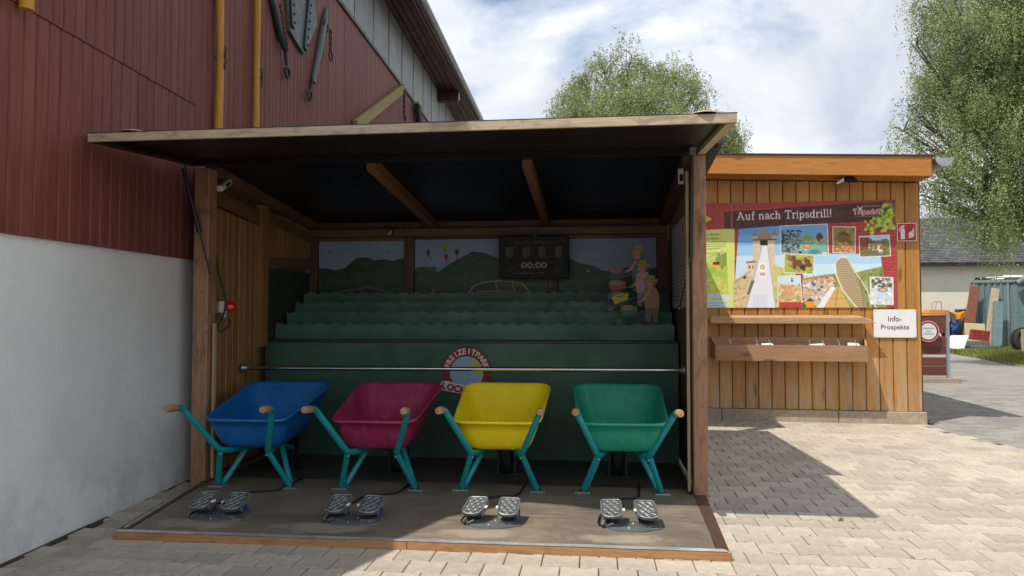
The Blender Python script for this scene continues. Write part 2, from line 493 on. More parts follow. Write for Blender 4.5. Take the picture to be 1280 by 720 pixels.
def leafmat(name, c1, c2, c3):
    m, nt, p = base_nodes(name)
    g = nt.nodes.new('ShaderNodeNewGeometry')
    tc = nt.nodes.new('ShaderNodeTexCoord')
    cl = noise(nt, tc.outputs['Object'], 1.3, 4, .6)
    col = ramp(nt, g.outputs['Random Per Island'], [(.0, c2), (.5, c1), (.95, c3)])
    f = maprange(nt, cl, .32, .68, .62, 1.3)
    h = nt.nodes.new('ShaderNodeHueSaturation'); nt.links.new(col, h.inputs['Color']); nt.links.new(f, h.inputs['Value'])
    nt.links.new(h.outputs[0], p.inputs['Base Color'])
    p.inputs['Roughness'].default_value = .55; p.inputs['Specular IOR Level'].default_value = .25
    t = nt.nodes.new('ShaderNodeBsdfTranslucent'); nt.links.new(h.outputs[0], t.inputs['Color'])
    ms = nt.nodes.new('ShaderNodeMixShader'); ms.inputs[0].default_value = .45
    nt.links.new(p.outputs[0], ms.inputs[1]); nt.links.new(t.outputs[0], ms.inputs[2])
    nt.links.new(ms.outputs[0], [n for n in nt.nodes if n.type == 'OUTPUT_MATERIAL'][0].inputs[0])
    return m
M['leaf'] = leafmat('birch_leaf', (.345, .405, .18), (.235, .29, .12), (.45, .50, .27))
M['grass'] = leafmat('grass_blade', (.22, .25, .05), (.14, .17, .035), (.34, .32, .12))

def tubmat(name, c1, c2, dust_glare):
    m, nt, p = base_nodes(name)
    v, rnd, ob = coords(nt)
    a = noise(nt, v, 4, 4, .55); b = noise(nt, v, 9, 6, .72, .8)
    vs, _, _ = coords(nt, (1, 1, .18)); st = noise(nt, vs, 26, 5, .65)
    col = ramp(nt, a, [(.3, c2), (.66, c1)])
    col = mixc(nt, maprange(nt, st, .54, .72, 0, .30), col, dust_glare)          # dried drips and painted-in upright reflection streaks
    col = mixc(nt, maprange(nt, b, .56, .74, 0, .36), col, dust_glare)           # dusty scuffs, also painting in pale blotchy reflections
    sc, _, _ = coords(nt, (3, .3, 1)); s2 = noise(nt, sc, 55, 2, .5)
    col = mixc(nt, maprange(nt, s2, .70, .74, 0, .5), col, tuple(x * .35 for x in c2))
    nt.links.new(col, p.inputs['Base Color'])
    nt.links.new(maprange(nt, b, .3, .75, .26, .55), p.inputs['Roughness'])
    p.inputs['Coat Weight'].default_value = .25; p.inputs['Coat Roughness'].default_value = .2
    bump(nt, p, noise(nt, v, 70, 2, .5), .06, .002)
    return m
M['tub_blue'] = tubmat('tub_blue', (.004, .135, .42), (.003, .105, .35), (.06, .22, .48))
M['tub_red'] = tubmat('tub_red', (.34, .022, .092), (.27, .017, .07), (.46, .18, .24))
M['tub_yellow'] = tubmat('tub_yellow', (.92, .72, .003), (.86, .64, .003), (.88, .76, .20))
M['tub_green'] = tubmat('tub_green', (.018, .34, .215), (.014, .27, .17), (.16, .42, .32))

def slate_mat():
    m, nt, p = base_nodes('slate')
    v, rnd, ob = coords(nt, island=True)
    a = noise(nt, v, 12, 4, .6)
    col = ramp(nt, a, [(.3, (.055, .055, .06)), (.7, (.105, .105, .105))])
    col = vary(nt, col, rnd, .35)
    nt.links.new(col, p.inputs['Base Color']); p.inputs['Roughness'].default_value = .55
    return m
M['slate'] = slate_mat()

# ------------------------------------------------------------------ flat print painter
_tris = {}
def glyphs(text):
    """triangles of a text one unit high, from Blender's built-in face"""
    if text in _tris: return _tris[text]
    cu = bpy.data.curves.new('text', 'FONT'); cu.body = text; cu.size = 1.0; cu.resolution_u = 3
    ob = bpy.data.objects.new('text', cu); COL.objects.link(ob)
    dg = bpy.context.evaluated_depsgraph_get(); dg.update()
    me = bpy.data.meshes.new_from_object(ob.evaluated_get(dg))
    me.calc_loop_triangles()
    V = np.array([v.co[:2] for v in me.vertices]); T = np.array([t.vertices[:] for t in me.loop_triangles])
    bpy.data.objects.remove(ob); bpy.data.curves.remove(cu); bpy.data.meshes.remove(me)
    _tris[text] = (V, T)
    return V, T

def text_mesh(text, height, mat, parent, name='lettering', T=None, width=None, thick=.0012, **k):
    """thin solid letters standing in the local x-z plane, facing -y, centred"""
    V, Tr = glyphs(text)
    V = V.copy(); mn = V.min(0); mx = V.max(0)
    V -= (mn + mx) / 2; s = height / (mx[1] - mn[1]); V *= s
    if width: V[:, 0] *= width / (V[:, 0].max() - V[:, 0].min())
    mb = MB(); vs = [(x, -thick, z) for x, z in V]
    mb.add(vs, [tuple(t) for t in Tr], T)
    return mb.build(name, mat, parent, **k)

def lin(c):
    c = np.asarray(c, float)
    return np.where(c <= .04045, c / 12.92, ((c + .055) / 1.055) ** 2.4)

class Paint:
    """coordinates: x to the right, y downwards, any unit"""
    def __init__(s, x0, y0, x1, y1, nx, ss=2, bgc=(.5, .5, .5)):
        s.x0, s.y0, s.x1, s.y1 = x0, y0, x1, y1
        s.nx = nx; s.ny = max(2, int(round(nx * (y1 - y0) / (x1 - x0)))); s.ss = ss
        s.A = np.ones((s.ny * ss, s.nx * ss, 3)) * np.array(bgc, float)
        xs = x0 + (np.arange(s.nx * ss) + .5) / (s.nx * ss) * (x1 - x0)
        ys = y0 + (np.arange(s.ny * ss) + .5) / (s.ny * ss) * (y1 - y0)
        s.X, s.Y = np.meshgrid(xs, ys)
        s.r = np.random.default_rng(3)
    def put(s, m, c, a=1.0):
        s.A[m] = s.A[m] * (1 - a) + np.array(c, float) * a
    def inside(s, P):
        m = np.zeros(s.X.shape, bool); n = len(P)
        for i in range(n):
            xa, ya = P[i]; xb, yb = P[(i + 1) % n]
            if ya == yb: continue
            cr = ((ya > s.Y) != (yb > s.Y)) & (s.X < (xb - xa) * (s.Y - ya) / (yb - ya) + xa)
            m ^= cr
        return m
    def poly(s, P, c, a=1.0): m = s.inside(P); s.put(m, c, a); return m
    def rect(s, x0, y0, x1, y1, c, a=1.0): return s.poly([(x0, y0), (x1, y0), (x1, y1), (x0, y1)], c, a)
    def disc(s, x, y, r, c, a=1.0, ry=None):
        m = ((s.X - x) / r) ** 2 + ((s.Y - y) / (ry or r)) ** 2 < 1; s.put(m, c, a); return m
    def line(s, pts, w, c, a=1.0):
        m = np.zeros(s.X.shape, bool)
        for (xa, ya), (xb, yb) in zip(pts[:-1], pts[1:]):
            dx, dy = xb - xa, yb - ya; L = dx * dx + dy * dy + 1e-12
            t = np.clip(((s.X - xa) * dx + (s.Y - ya) * dy) / L, 0, 1)
            m |= (s.X - xa - t * dx) ** 2 + (s.Y - ya - t * dy) ** 2 < (w / 2) ** 2
        s.put(m, c, a); return m
    def speckle(s, m, cols, n, r0, r1, a=.8):
        """many small blots inside the mask m"""
        ys, xs = np.nonzero(m)
        if len(ys) == 0: return
        px = (s.x1 - s.x0) / (s.nx * s.ss)
        for _ in range(n):
            i = s.r.integers(len(ys)); r = s.r.uniform(r0, r1)
            k = int(r / px) + 1; y, x = ys[i], xs[i]
            sl = (slice(max(0, y - k), y + k + 1), slice(max(0, x - k), x + k + 1))
            d = (s.X[sl] - s.X[y, x]) ** 2 + ((s.Y[sl] - s.Y[y, x]) * s.r.uniform(.8, 1.6)) ** 2 < r * r
            d &= m[sl]
            c = np.array(cols[s.r.integers(len(cols))])
            sub = s.A[sl]; sub[d] = sub[d] * (1 - a) + c * a
    def text(s, txt, x, y, h, c, rot=0.0, a=1.0, width=None, anchor='c', bold=0.0):
        V, T = glyphs(txt); V = V.copy(); mn = V.min(0); mx = V.max(0)
        V -= (mn + mx) / 2; k = h / (mx[1] - mn[1]); V *= k
        if width: V[:, 0] *= width / (V[:, 0].max() - V[:, 0].min())
        if anchor == 'l': V[:, 0] -= V[:, 0].min()
        V[:, 1] *= -1
        cs, sn = math.cos(rot), math.sin(rot)
        P = np.stack([V[:, 0] * cs - V[:, 1] * sn + x, V[:, 0] * sn + V[:, 1] * cs + y], 1)
        offs = [(0, 0)] if not bold else [(0, 0), (bold, 0), (-bold, 0), (0, bold), (0, -bold)]
        H, W = s.X.shape; m = np.zeros((H, W), bool)
        for ox, oy in offs:
            for t in T:
                q = P[t] + (ox, oy)
                i0 = int((q[:, 0].min() - s.x0) / (s.x1 - s.x0) * W) - 1; i1 = int((q[:, 0].max() - s.x0) / (s.x1 - s.x0) * W) + 2
                j0 = int((q[:, 1].min() - s.y0) / (s.y1 - s.y0) * H) - 1; j1 = int((q[:, 1].max() - s.y0) / (s.y1 - s.y0) * H) + 2
                i0, j0 = max(i0, 0), max(j0, 0)
                if i1 <= i0 or j1 <= j0: continue
                X = s.X[j0:j1, i0:i1]; Y = s.Y[j0:j1, i0:i1]
                (ax, ay), (bx, by), (cx, cy) = q
                e1 = (bx - ax) * (Y - ay) - (by - ay) * (X - ax); e2 = (cx - bx) * (Y - by) - (cy - by) * (X - bx)
                e3 = (ax - cx) * (Y - cy) - (ay - cy) * (X - cx)
                m[j0:j1, i0:i1] |= ((e1 >= 0) & (e2 >= 0) & (e3 >= 0)) | ((e1 <= 0) & (e2 <= 0) & (e3 <= 0))
        s.put(m, c, a)
    def mesh(s, name, w, h, mat, thick=.004, mask=None, gain=.82):
        """a board w by h in the local x-z plane, lower left corner at the origin, its print facing -y"""
        A = s.A.reshape(s.ny, s.ss, s.nx, s.ss, 3).mean((1, 3)); A = lin(A) * gain
        nx, ny = s.nx, s.ny
        gx, gz = np.meshgrid(np.linspace(0, w, nx + 1), np.linspace(h, 0, ny + 1))
        F = np.stack([gx, np.zeros_like(gx), gz], -1).reshape(-1, 3)
        idx = np.arange((nx + 1) * (ny + 1)).reshape(ny + 1, nx + 1)
        q = np.stack([idx[1:, :-1], idx[1:, 1:], idx[:-1, 1:], idx[:-1, :-1]], -1).reshape(-1, 4)
        colr = A.reshape(-1, 3)
        if mask is not None:
            k = mask.reshape(ny, s.ss, nx, s.ss).mean((1, 3)).reshape(-1) > .5
            q = q[k]; colr = colr[k]
            B = F.copy(); B[:, 1] = thick; o = len(F)
            back = q[:, ::-1] + o
            e = np.concatenate([q[:, [0, 1]], q[:, [1, 2]], q[:, [2, 3]], q[:, [3, 0]]])
            ec = np.tile(colr, (4, 1)); key = {}
            es = np.sort(e, 1); u, inv, cnt = np.unique(es, axis=0, return_inverse=True, return_counts=True)
            bd = cnt[inv.reshape(-1)] == 1
            e = e[bd]; sides = np.stack([e[:, 1], e[:, 0], e[:, 0] + o, e[:, 1] + o], -1)
            V = np.concatenate([F, B]); Q = np.concatenate([q, back, sides])
            C = np.concatenate([colr, colr * .6, ec[bd] * .7])
        else:
            o = len(F)
            c0 = [(0, 0, 0), (w, 0, 0), (w, 0, h), (0, 0, h), (0, thick, 0), (w, thick, 0), (w, thick, h), (0, thick, h)]
            V = np.concatenate([F, np.array(c0, float)])
            ex = np.array([(5, 4, 7, 6), (0, 4, 5, 1), (1, 5, 6, 2), (2, 6, 7, 3), (3, 7, 4, 0)]) + o
            Q = np.concatenate([q, ex]); C = np.concatenate([colr, np.ones((5, 3)) * .35])
        me = bpy.data.meshes.new(name)
        me.vertices.add(len(V)); me.vertices.foreach_set('co', V.astype(np.float32).ravel())
        me.loops.add(len(Q) * 4); me.loops.foreach_set('vertex_index', Q.astype(np.int32).ravel())
        me.polygons.add(len(Q)); me.polygons.foreach_set('loop_start', np.arange(0, len(Q) * 4, 4, dtype=np.int32))
        me.polygons.foreach_set('loop_total', np.full(len(Q), 4, dtype=np.int32))
        me.update(calc_edges=True)
        at = me.color_attributes.new('print', 'FLOAT_COLOR', 'CORNER')
        cc = np.ones((len(Q), 4, 4), np.float32); cc[:, :, :3] = C[:, None, :]
        at.data.foreach_set('color', cc.ravel())
        me.materials.append(mat)
        return me
# ------------------------------------------------------------------ frames
BO = (1.35, 4.987, 0.0); BR = -R(6.7)          # game booth: right post's outer front corner
HO = (4.831, 8.412, 0.0); HR = -R(8.5)         # info kiosk: right front corner of the plinth
WO = (-2.880, 0.0, 0.0); WR = -R(3.7)          # farm building's side wall
def frame(o, r): return Matrix.Translation(o) @ Matrix.Rotation(r, 4, 'Z')
FB, FH, FW = frame(BO, BR), frame(HO, HR), frame(WO, WR)
def inv(F, x, y):
    p = F.inverted() @ Vector((x, y, 0)); return p.x, p.y
def T(x, y, z, rx=0, ry=0, rz=0):
    return Matrix.Translation((x, y, z)) @ Matrix.Rotation(rz, 4, 'Z') @ Matrix.Rotation(ry, 4, 'Y') @ Matrix.Rotation(rx, 4, 'X')

# ------------------------------------------------------------------ ground and paving
g = MB(); g.box(-150, 250, -60, 400, -.6, -.030)
ground = g.build('ground', M['joint'], kind='structure')
g = MB(); g.add([(4, 12.9, -.006), (60, 12.9, -.006), (60, 60, -.006), (4, 60, -.006), (4, 12.9, -.02), (60, 12.9, -.02), (60, 60, -.02), (4, 60, -.02)],
                [(0, 1, 2, 3), (4, 7, 6, 5), (0, 4, 5, 1), (1, 5, 6, 2), (2, 6, 7, 3), (3, 7, 4, 0)])
g.build('road', M['paver_grey'], kind='structure')

PL, PW, PD = .196, .170, .0125                  # double-T concrete block
def tblock(J=.0052):
    a = PL / 2 - J / 2; b1 = PL / 4 + .009; b2 = PL / 4 - .009; w1 = PW / 2 + PD / 2 - J / 2; w2 = PW / 2 - PD / 2 - J / 2
    return [(-a, -w1), (-b1, -w1), (-b2, -w2), (b2, -w2), (b1, -w1), (a, -w1), (a, w1), (b1, w1), (b2, w2), (-b2, w2), (-b1, w1), (-a, w1)]
def block_mesh(poly, zt=0.0, zb=-.04, ch=.004):
    n = len(poly); cx = 0
    ins = []
    for i, (x, y) in enumerate(poly):
        ins.append((x * (1 - ch / .09), y * (1 - ch / .075)))
    vs = [(x, y, zt) for x, y in ins] + [(x, y, zt - ch * .8) for x, y in poly] + [(x, y, zb) for x, y in poly]
    fs = [tuple(range(n))] + [(i, n + i, n + (i + 1) % n, (i + 1) % n) for i in range(n)] + [(n + i, 2 * n + i, 2 * n + (i + 1) % n, n + (i + 1) % n) for i in range(n)]
    return vs, fs
PV, PF = block_mesh(tblock())
pm = bpy.data.meshes.new('paver'); pm.from_pydata(PV, [], PF); pm.materials.append(M['paver']); pm.update()
near, rest = [], []
yard = empty('paved_yard', kind='structure'); 
for r in range(-14, 64):
    for c in range(-30, 50):
        lx = c * PL + (PL / 2 if r % 2 else 0) + .03; ly = r * PW - 4.0
        p = FB @ Vector((lx, ly, 0)); x, y = p.x, p.y
        if y < .6 or y > 13 or x < -4 or x > 9: continue
        wx, wy = inv(FW, x, y)
        if wx < -.02 : continue
        hx, hy = inv(FH, x, y)
        if hy > .12 and hx < -.12: continue
        if -3.30 < lx < -.25 and -1.0 < ly: continue
        if -3.6 < lx < -.2 and ly > .2: continue
        if lx < -.3 and lx > -3.4 and ly > 2.6: continue
        if x > 4.75 + max(0, (6.9 - y)) * -.15 and y > 6.05 + (5.2 - min(x, 5.2)) * 3 - .1 : continue
        px = 640 + 900 * x / y; py = 391 + 1170 / y
        inview = -30 < px < 1310 and py < 745
        (near if inview and y > 3 else rest).append((y + abs(x) * .02, x, y))
near.sort()
for _, x, y in near[:292]:
    link('paver', pm, yard, (x, y, random.uniform(-.0022, .0008)), (random.gauss(0, .006), random.gauss(0, .006), BR + random.gauss(0, .006)))
mb = MB()
for _, x, y in near[292:] + rest:
    mb.add(PV, PF, T(x, y, random.uniform(-.0022, .0008), random.gauss(0, .005), random.gauss(0, .005), BR + random.gauss(0, .005)))
mb.build('block_paving', M['paver'], yard, kind='stuff')
# small grey setts east of the kiosk
SV, SF = block_mesh([(-.0975, -.0475), (.0975, -.0475), (.0975, .0475), (-.0975, .0475)], -.002, -.035, .004)
mb = MB()
for r in range(0, 76):
    for c in range(0, 30):
        lx = 4.68 + c * .2 + (.1 if r % 2 else 0); ly = 5.9 + r * .1
        x = lx + (ly - 6) * .0; y = ly
        if y > 12.95 or x > 10.4: continue
        if not (x > 4.75 + max(0, (6.9 - y)) * -.15 and y > 6.05 + (5.2 - min(x, 5.2)) * 3 - .1): continue
        hx, hy = inv(FH, x, y)
        if hy > -.05 and hx < .12: continue
        mb.add(SV, SF, T(x, y, random.uniform(-.003, 0), random.gauss(0, .006), random.gauss(0, .006), 0))
mb.build('sett_paving', M['paver_grey'], yard, kind='stuff')

def tufts(name, spots, n, hgt, spread, kind='stuff', parent=None, w=.0025, **k):
    mb = MB()
    for (x, y) in spots:
        for _ in range(n):
            a = random.uniform(0, 6.28); r = spread * random.random() ** .7
            bx, by = x + math.cos(a) * r, y + math.sin(a) * r
            h = hgt * random.uniform(.4, 1.2); l = random.uniform(-.6, .6) * h; l2 = random.uniform(-.6, .6) * h
            dx, dy = random.uniform(-w, w), random.uniform(-w, w)
            mb.add([(bx - dx, by - dy, -.01), (bx + dx, by + dy, -.01), (bx + l * .5 + dx * .6, by + l2 * .5 + dy * .6, h * .6), (bx + l, by + l2, h)], [(0, 1, 2), (0, 2, 3)])
    return mb.build(name, M['grass'], parent, kind=kind, **k)
ws = []
for _ in range(330):
    r = random.randrange(-6, 28); c = random.uniform(-26, 30)
    p = FB @ Vector((c * PL, r * PW - 4.0 + PW / 2 + random.uniform(-.006, .006), 0))
    wx, wy = inv(FW, p.x, p.y); lx, ly = inv(FB, p.x, p.y)
    if wx < .02 or (-3.7 < lx < .05 and ly > -1.25): continue
    ws.append((p.x, p.y))
tufts('joint_weeds', ws, 7, .007, .010)
tufts('weed_tufts', [(FB @ Vector((.75, -.35, 0)))[:2], (FB @ Vector((1.7, -1.1, 0)))[:2]], 26, .028, .016)

# ------------------------------------------------------------------ farm building on the left
fb = empty('farm_building', WO, WR, label='long farm building with white rendered base and dark red boarded wall rising on the left', cat='building')
S0, S1 = 2.86, 17.6
mb = MB(); mb.box(-.35, 0, S0, 22.0, -.1, 1.76); mb.build('rendered_wall', M['stucco'], fb)
mb = MB(); mb.box(-.35, -.02, S0, 22.0, 1.76, 6.9); mb.box(-7, -.35, S0, S0 + .2, -.1, 6.9); mb.build('core_wall', M['red_y'], fb)
PLK = .0955
def plank_mesh(name, w, h, mat, t=.022, gap=.004, ch=.007):
    """upright board: chamfered long edges, face towards +x, foot at z=0"""
    a = w / 2 - gap / 2
    prof = [(0, -a), (t - ch, -a), (t, -a + ch), (t, a - ch), (t - ch, a), (0, a)]
    m = MB(); m.prism(prof, 0, h)
    me = bpy.data.meshes.new(name); me.from_pydata(m.v, [], m.f); me.materials.append(mat); me.update()
    return me
mb = MB(); yz = [(.6, -.1), (S0 - .004, -.1), (S0 - .004, 4.93), (2.24, 3.92), (.6, 1.30)]  # added wedge out of view, its slope shaped to set the building's shadow edge
mb.add([(-3.0, a, b) for a, b in yz] + [(-.01, a, b) for a, b in yz], [tuple(range(5))[::-1], tuple(range(5, 10))] + [(i, (i + 1) % 5, 5 + (i + 1) % 5, 5 + i) for i in range(5)])
mb.build('shadow_wedge', M['stucco'], fb)
n = int((S1 - S0) / PLK)
def topz(s): return 5.36 + .0227 * (s - 9.23)
plm = plank_mesh('red_plank_low', PLK, 2.930 - 1.712, M['red_plank'])
plu = plank_mesh('red_plank_high', PLK, topz(S0) - 2.934 + .02, M['red_plank'])
for i in range(n):
    s = S0 + (i + .5) * PLK
    j = random.uniform(-.002, .002)
    if s < 5.60:
        link('plank', plm, fb, (.0 + j, s, 1.712))
        link('plank', plu, fb, (.006 + j, s + .012, 2.934))
    else:
        m = plank_mesh('red_plank_full', PLK, topz(s) - 1.712, M['red_plank']) if i % 8 == 0 or s - PLK < 5.60 else last
        last = m
        link('plank', m, fb, (.0 + j, s, 1.712))
mb = MB(); mb.hexa([(.0, S0, topz(S0) - .03), (.05, S0, topz(S0) - .03), (.05, 22, topz(22) - .03), (0, 22, topz(22) - .03),
                    (.0, S0, topz(S0) + .02), (.05, S0, topz(S0) + .02), (.05, 22, topz(22) + .02), (0, 22, topz(22) + .02)])
mb.build('drip_strip', M['black_metal'], fb)
def sof(s): return 6.478 + .022 * (s - 11.78)
s = S0; k = 0
while s < 21.9:                                  # ribbed grey sheets, one metre wide
    w = 1.02; mb = MB(); nr = 22; vs = []
    e = min(s + w, 22.0)
    for i in range(nr * 2 + 1):
        y = s + .012 + (e - s - .02) * i / (nr * 2)
        x = .014 + (.006 if i % 2 else 0)
        vs += [(x, y, topz(y) + .02), (x, y, sof(y) + .02)]
    fs = [(2 * i, 2 * i + 2, 2 * i + 3, 2 * i + 1) for i in range(nr * 2)]
    b = len(vs)
    vs += [(x - .012, y, z) for x, y, z in vs]
    fs += [(b + 2 * i + 1, b + 2 * i + 3, b + 2 * i + 2, b + 2 * i) for i in range(nr * 2)]
    fs += [(0, 1, b + 1, b), (b - 2, 2 * b - 2, 2 * b - 1, b - 1)]
    mb.add(vs, fs); mb.build('cladding_sheet', M['grey_sheet'], fb)
    mb = MB(); mb.hexa([(.010, e - .010, topz(e) + .02), (.034, e - .010, topz(e) + .02), (.034, e + .012, topz(e) + .02), (.010, e + .012, topz(e) + .02),
                        (.010, e - .010, sof(e)), (.034, e - .010, sof(e)), (.034, e + .012, sof(e)), (.010, e + .012, sof(e))])
    mb.build('cover_strip', M['zinc'], fb)
    s += w; k += 1
EV = .55
def eo(s): return 6.29 + .05 * (s - 11.4)
ya, yb = S0 - .15, 22.0
mb = MB()                                        # eaves and roof slab
for i, (x0, x1) in enumerate(((-.02, .12), (.127, .26), (.267, .40), (.407, EV))):
    def zz_(x, s): return sof(s) + (eo(s) - sof(s)) * (x / EV)
    mb = MB(); mb.hexa([(x0, ya, zz_(x0, ya)), (x1, ya, zz_(x1, ya)), (x1, yb, zz_(x1, yb)), (x0, yb, zz_(x0, yb)),
                        (x0, ya, zz_(x0, ya) + .03), (x1, ya, zz_(x1, ya) + .03), (x1, yb, zz_(x1, yb) + .03), (x0, yb, zz_(x0, yb) + .03)])
    mb.build('soffit_board', M['red_y'], fb)
mb = MB(); mb.hexa([(EV, ya, eo(ya) - .03), (EV + .025, ya, eo(ya) - .03), (EV + .025, yb, eo(yb) - .03), (EV, yb, eo(yb) - .03),
                    (EV, ya, eo(ya) + .18), (EV + .025, ya, eo(ya) + .18), (EV + .025, yb, eo(yb) + .18), (EV, yb, eo(yb) + .18)])
mb.build('fascia', M['red_y'], fb)
mb = MB(); mb.hexa([(-7, ya, sof(ya) + 3.3), (EV, ya, eo(ya) + .10), (EV, yb, eo(yb) + .10), (-7, yb, sof(yb) + 3.3),
                    (-7, ya, sof(ya) + 3.42), (EV + .04, ya, eo(ya) + .22), (EV + .04, yb, eo(yb) + .22), (-7, yb, sof(yb) + 3.42)])
mb.build('roof', M['slate'], fb)
mb = MB(); pr = [(.075 * math.cos(t), -.075 * math.sin(t)) for t in [math.pi * i / 10 for i in range(11)]] + [(-.068 * math.cos(t), -.068 * math.sin(t)) for t in [math.pi * i / 10 for i in range(11)]]
vs = [(EV + .11 + a, ya, eo(ya) + .12 + b) for a, b in pr] + [(EV + .11 + a, yb, eo(yb) + .12 + b) for a, b in pr]
q = len(pr); mb.add(vs, [(i, (i + 1) % q, q + (i + 1) % q, q + i) for i in range(q)], smooth=True); mb.build('gutter', M['zinc'], fb)
for s in (17.0, 9.2, 3.4):
    z = sof(s) - .12; mb = MB(); mb.box(.02, .50, s - .09, s + .09, z - .16, z + .10); o = mb.build('beam_end', M['red_y'], fb)
    mb = MB(); mb.box(.51, .53, s - .08, s + .08, z - .12, z + .06); mb.build('metal_cap', M['zinc'], o)
# grime strip and gap where wall meets paving
mb = MB()
s = S0
while s < 9:
    e_ = s + random.uniform(.1, .5); w_ = random.uniform(.004, .016); mb.box(.0, w_, s, e_, -.03, random.uniform(-.004, .008)); s = e_
mb.build('base_strip', M['joint'], fb, kind='stuff')

# ------------------------------------------------------------------ things hung on that wall
def wallthing(name, s, z, off=.0, **k):
    p = FW @ Vector((off, s, z)); return empty(name, p, WR, **k)
for nm, (s, z0, z1, r, bend, lab, chain) in enumerate((
    (3.765, 2.90, 4.4, .038, 0.0, 'short yellow wooden pole with cut end at the top left corner of the photo', None),
    (5.90, 2.62, 4.7, .036, .06, 'slightly bent yellow wooden pole, left one of the upright pair above the booth roof', 3.42),
    (6.65, 2.62, 4.9, .035, .0, 'straight yellow wooden pole hung upright, next to the green hanging ironwork', 3.50))):
    e = wallthing('wooden_pole', s, z0, .07, label=lab, cat='pole', group='yellow poles on the boarded wall')
    mb = MB(); H = z1 - z0
    path = [(0, bend * (.5 - abs(t - .35)) * 1.2 * (1 if t > .1 else 1) - (.02 if bend and t > .6 else 0), H * t) for t in [i / 12 for i in range(13)]]
    mb.tube(path, [r * (.94 + .06 * math.sin(i)) for i in range(13)], 14); mb.build('shaft', M['yellow_pole'], e)
    if chain:
        mb = MB(); zc = chain - z0
        for i in range(4):
            a = [(.035 + (.010 * math.cos(t) if i % 2 else 0), .045 + (0 if i % 2 else .010 * math.cos(t)), zc + .045 * (i - 1.5) + .026 * math.sin(t)) for t in [2 * math.pi * q / 10 for q in range(11)]]
            mb.tube(a, .005, 6)
        mb.tube([(-.05, .03, zc), (.03, .045, zc)], .006, 6)
        mb.build('chain', M['rust'], e)
def ring(mb, c, r, w, ax='x', seg=16, T_=None):
    p = []
    for q in range(seg + 1):
        t = 2 * math.pi * q / seg
        p.append((c[0], c[1] + r * math.cos(t), c[2] + r * math.sin(t)))
    mb.tube(p, w, 7, T_, cap=False)
# left draught bar with ring
e = wallthing('draught_bar', 7.43, 3.85, .05, label='dark green draught bar ending in an iron ring, left of the riveted green board', cat='harness bar')
mb = MB(); mb.tube([(0, -.44, .60), (.01, -.20, .27), (.02, -.09, .16)], [.035, .04, .03], 10); mb.build('bar', M['dark_green_iron'], e)
mb = MB(); mb.tube([(.02, -.10, .17), (.01, -.02, .02)], [.018, .014], 8); ring(mb, (.01, .01, -.05), .055, .013); mb.build('ring_hook', M['rust'], e)
mb = MB()
for i in range(9):
    ring(mb, (.05, -.30 + i * .025, .52 - i * .045), .022, .006, seg=8)
mb.build('chain', M['rust'], e)
# riveted board
e = wallthing('riveted_board', 7.93, 4.17, .03, label='grey green pointed wooden board with dark riveted ribs hanging near the top edge', cat='board')
P = [(-.62, .75), (-.42, .10), (0, 0), (.42, .50), (.30, .80), (-.1, 1.0)]
def yz_prism(mb, poly, x0, x1):
    n = len(poly)
    mb.add([(x0, a, b) for a, b in poly] + [(x1, a, b) for a, b in poly], [tuple(range(n))[::-1], tuple(range(n, 2 * n))] + [(i, (i + 1) % n, n + (i + 1) % n, n + i) for i in range(n)])
    return mb
cuts = [(-.62, -.22), (-.215, .10), (.105, .42)]
for a, b in (([(-.62, .75), (-.42, .10), (-.30, .07), (-.30, 1.0), (-.5, 1.0)], 0), ([(-.295, .068), (-.0, 0), (.03, .04), (.03, 1.0), (-.295, 1.0)], 0), ([(.035, .045), (.42, .50), (.30, .80), (.20, 1.0), (.035, 1.0)], 0)):
    mb = MB(); yz_prism(mb, a, 0, .03); mb.build('plank', M['slate_green'], e)
for (a0, b0), (a1, b1) in (((-.40, .16), (-.52, .95)), ((-.02, .06), (.16, .95))):
    mb = MB(); yz_prism(mb, [(a0 - .04, b0), (a0 + .04, b0 - .02), (a1 + .04, b1), (a1 - .04, b1)], .032, .06); rb = mb.build('rib', M['dark_green_iron'], e)
    mb = MB()
    for i in range(9):
        t = (i + .5) / 9
        mb.lathe([(0, .014), (.011, .010), (.014, 0)], 8, T(.06, a0 + (a1 - a0) * t + .028, b0 + (b1 - b0) * t, 0, R(90), 0))
        mb.lathe([(0, .014), (.011, .010), (.014, 0)], 8, T(.03, a0 + (a1 - a0) * t + .07, b0 + (b1 - b0) * t, 0, R(90), 0))
    mb.build('rivet', M['rust'], rb, kind='stuff')
# right draught bar
e = wallthing('draught_bar', 8.10, 3.74, .05, label='grey green draught bar hanging aslant with chain and shackle, right of the riveted board', cat='harness bar')
mb = MB(); mb.tube([(0, .14, .22), (.01, .34, .70), (.01, .50, 1.08), (0, .62, 1.30)], [.030, .042, .040, .016], 12); mb.build('bar', M['slate_green'], e)
mb = MB(); mb.tube([(0, .02, .04), (.0, .14, .26)], [.014, .02], 8); ring(mb, (.01, .03, .03), .055, .012); ring(mb, (.02, -.03, -.02), .03, .009); mb.build('shackle', M['rust'], e)
mb = MB(); ring(mb, (.03, .50, 1.02), .07, .009)
for i in range(4): ring(mb, (.055, .60, .98 - i * .07), .035, .008, seg=10)
ring(mb, (.05, .63, .70), .06, .010); mb.build('chain', M['rust'], e)
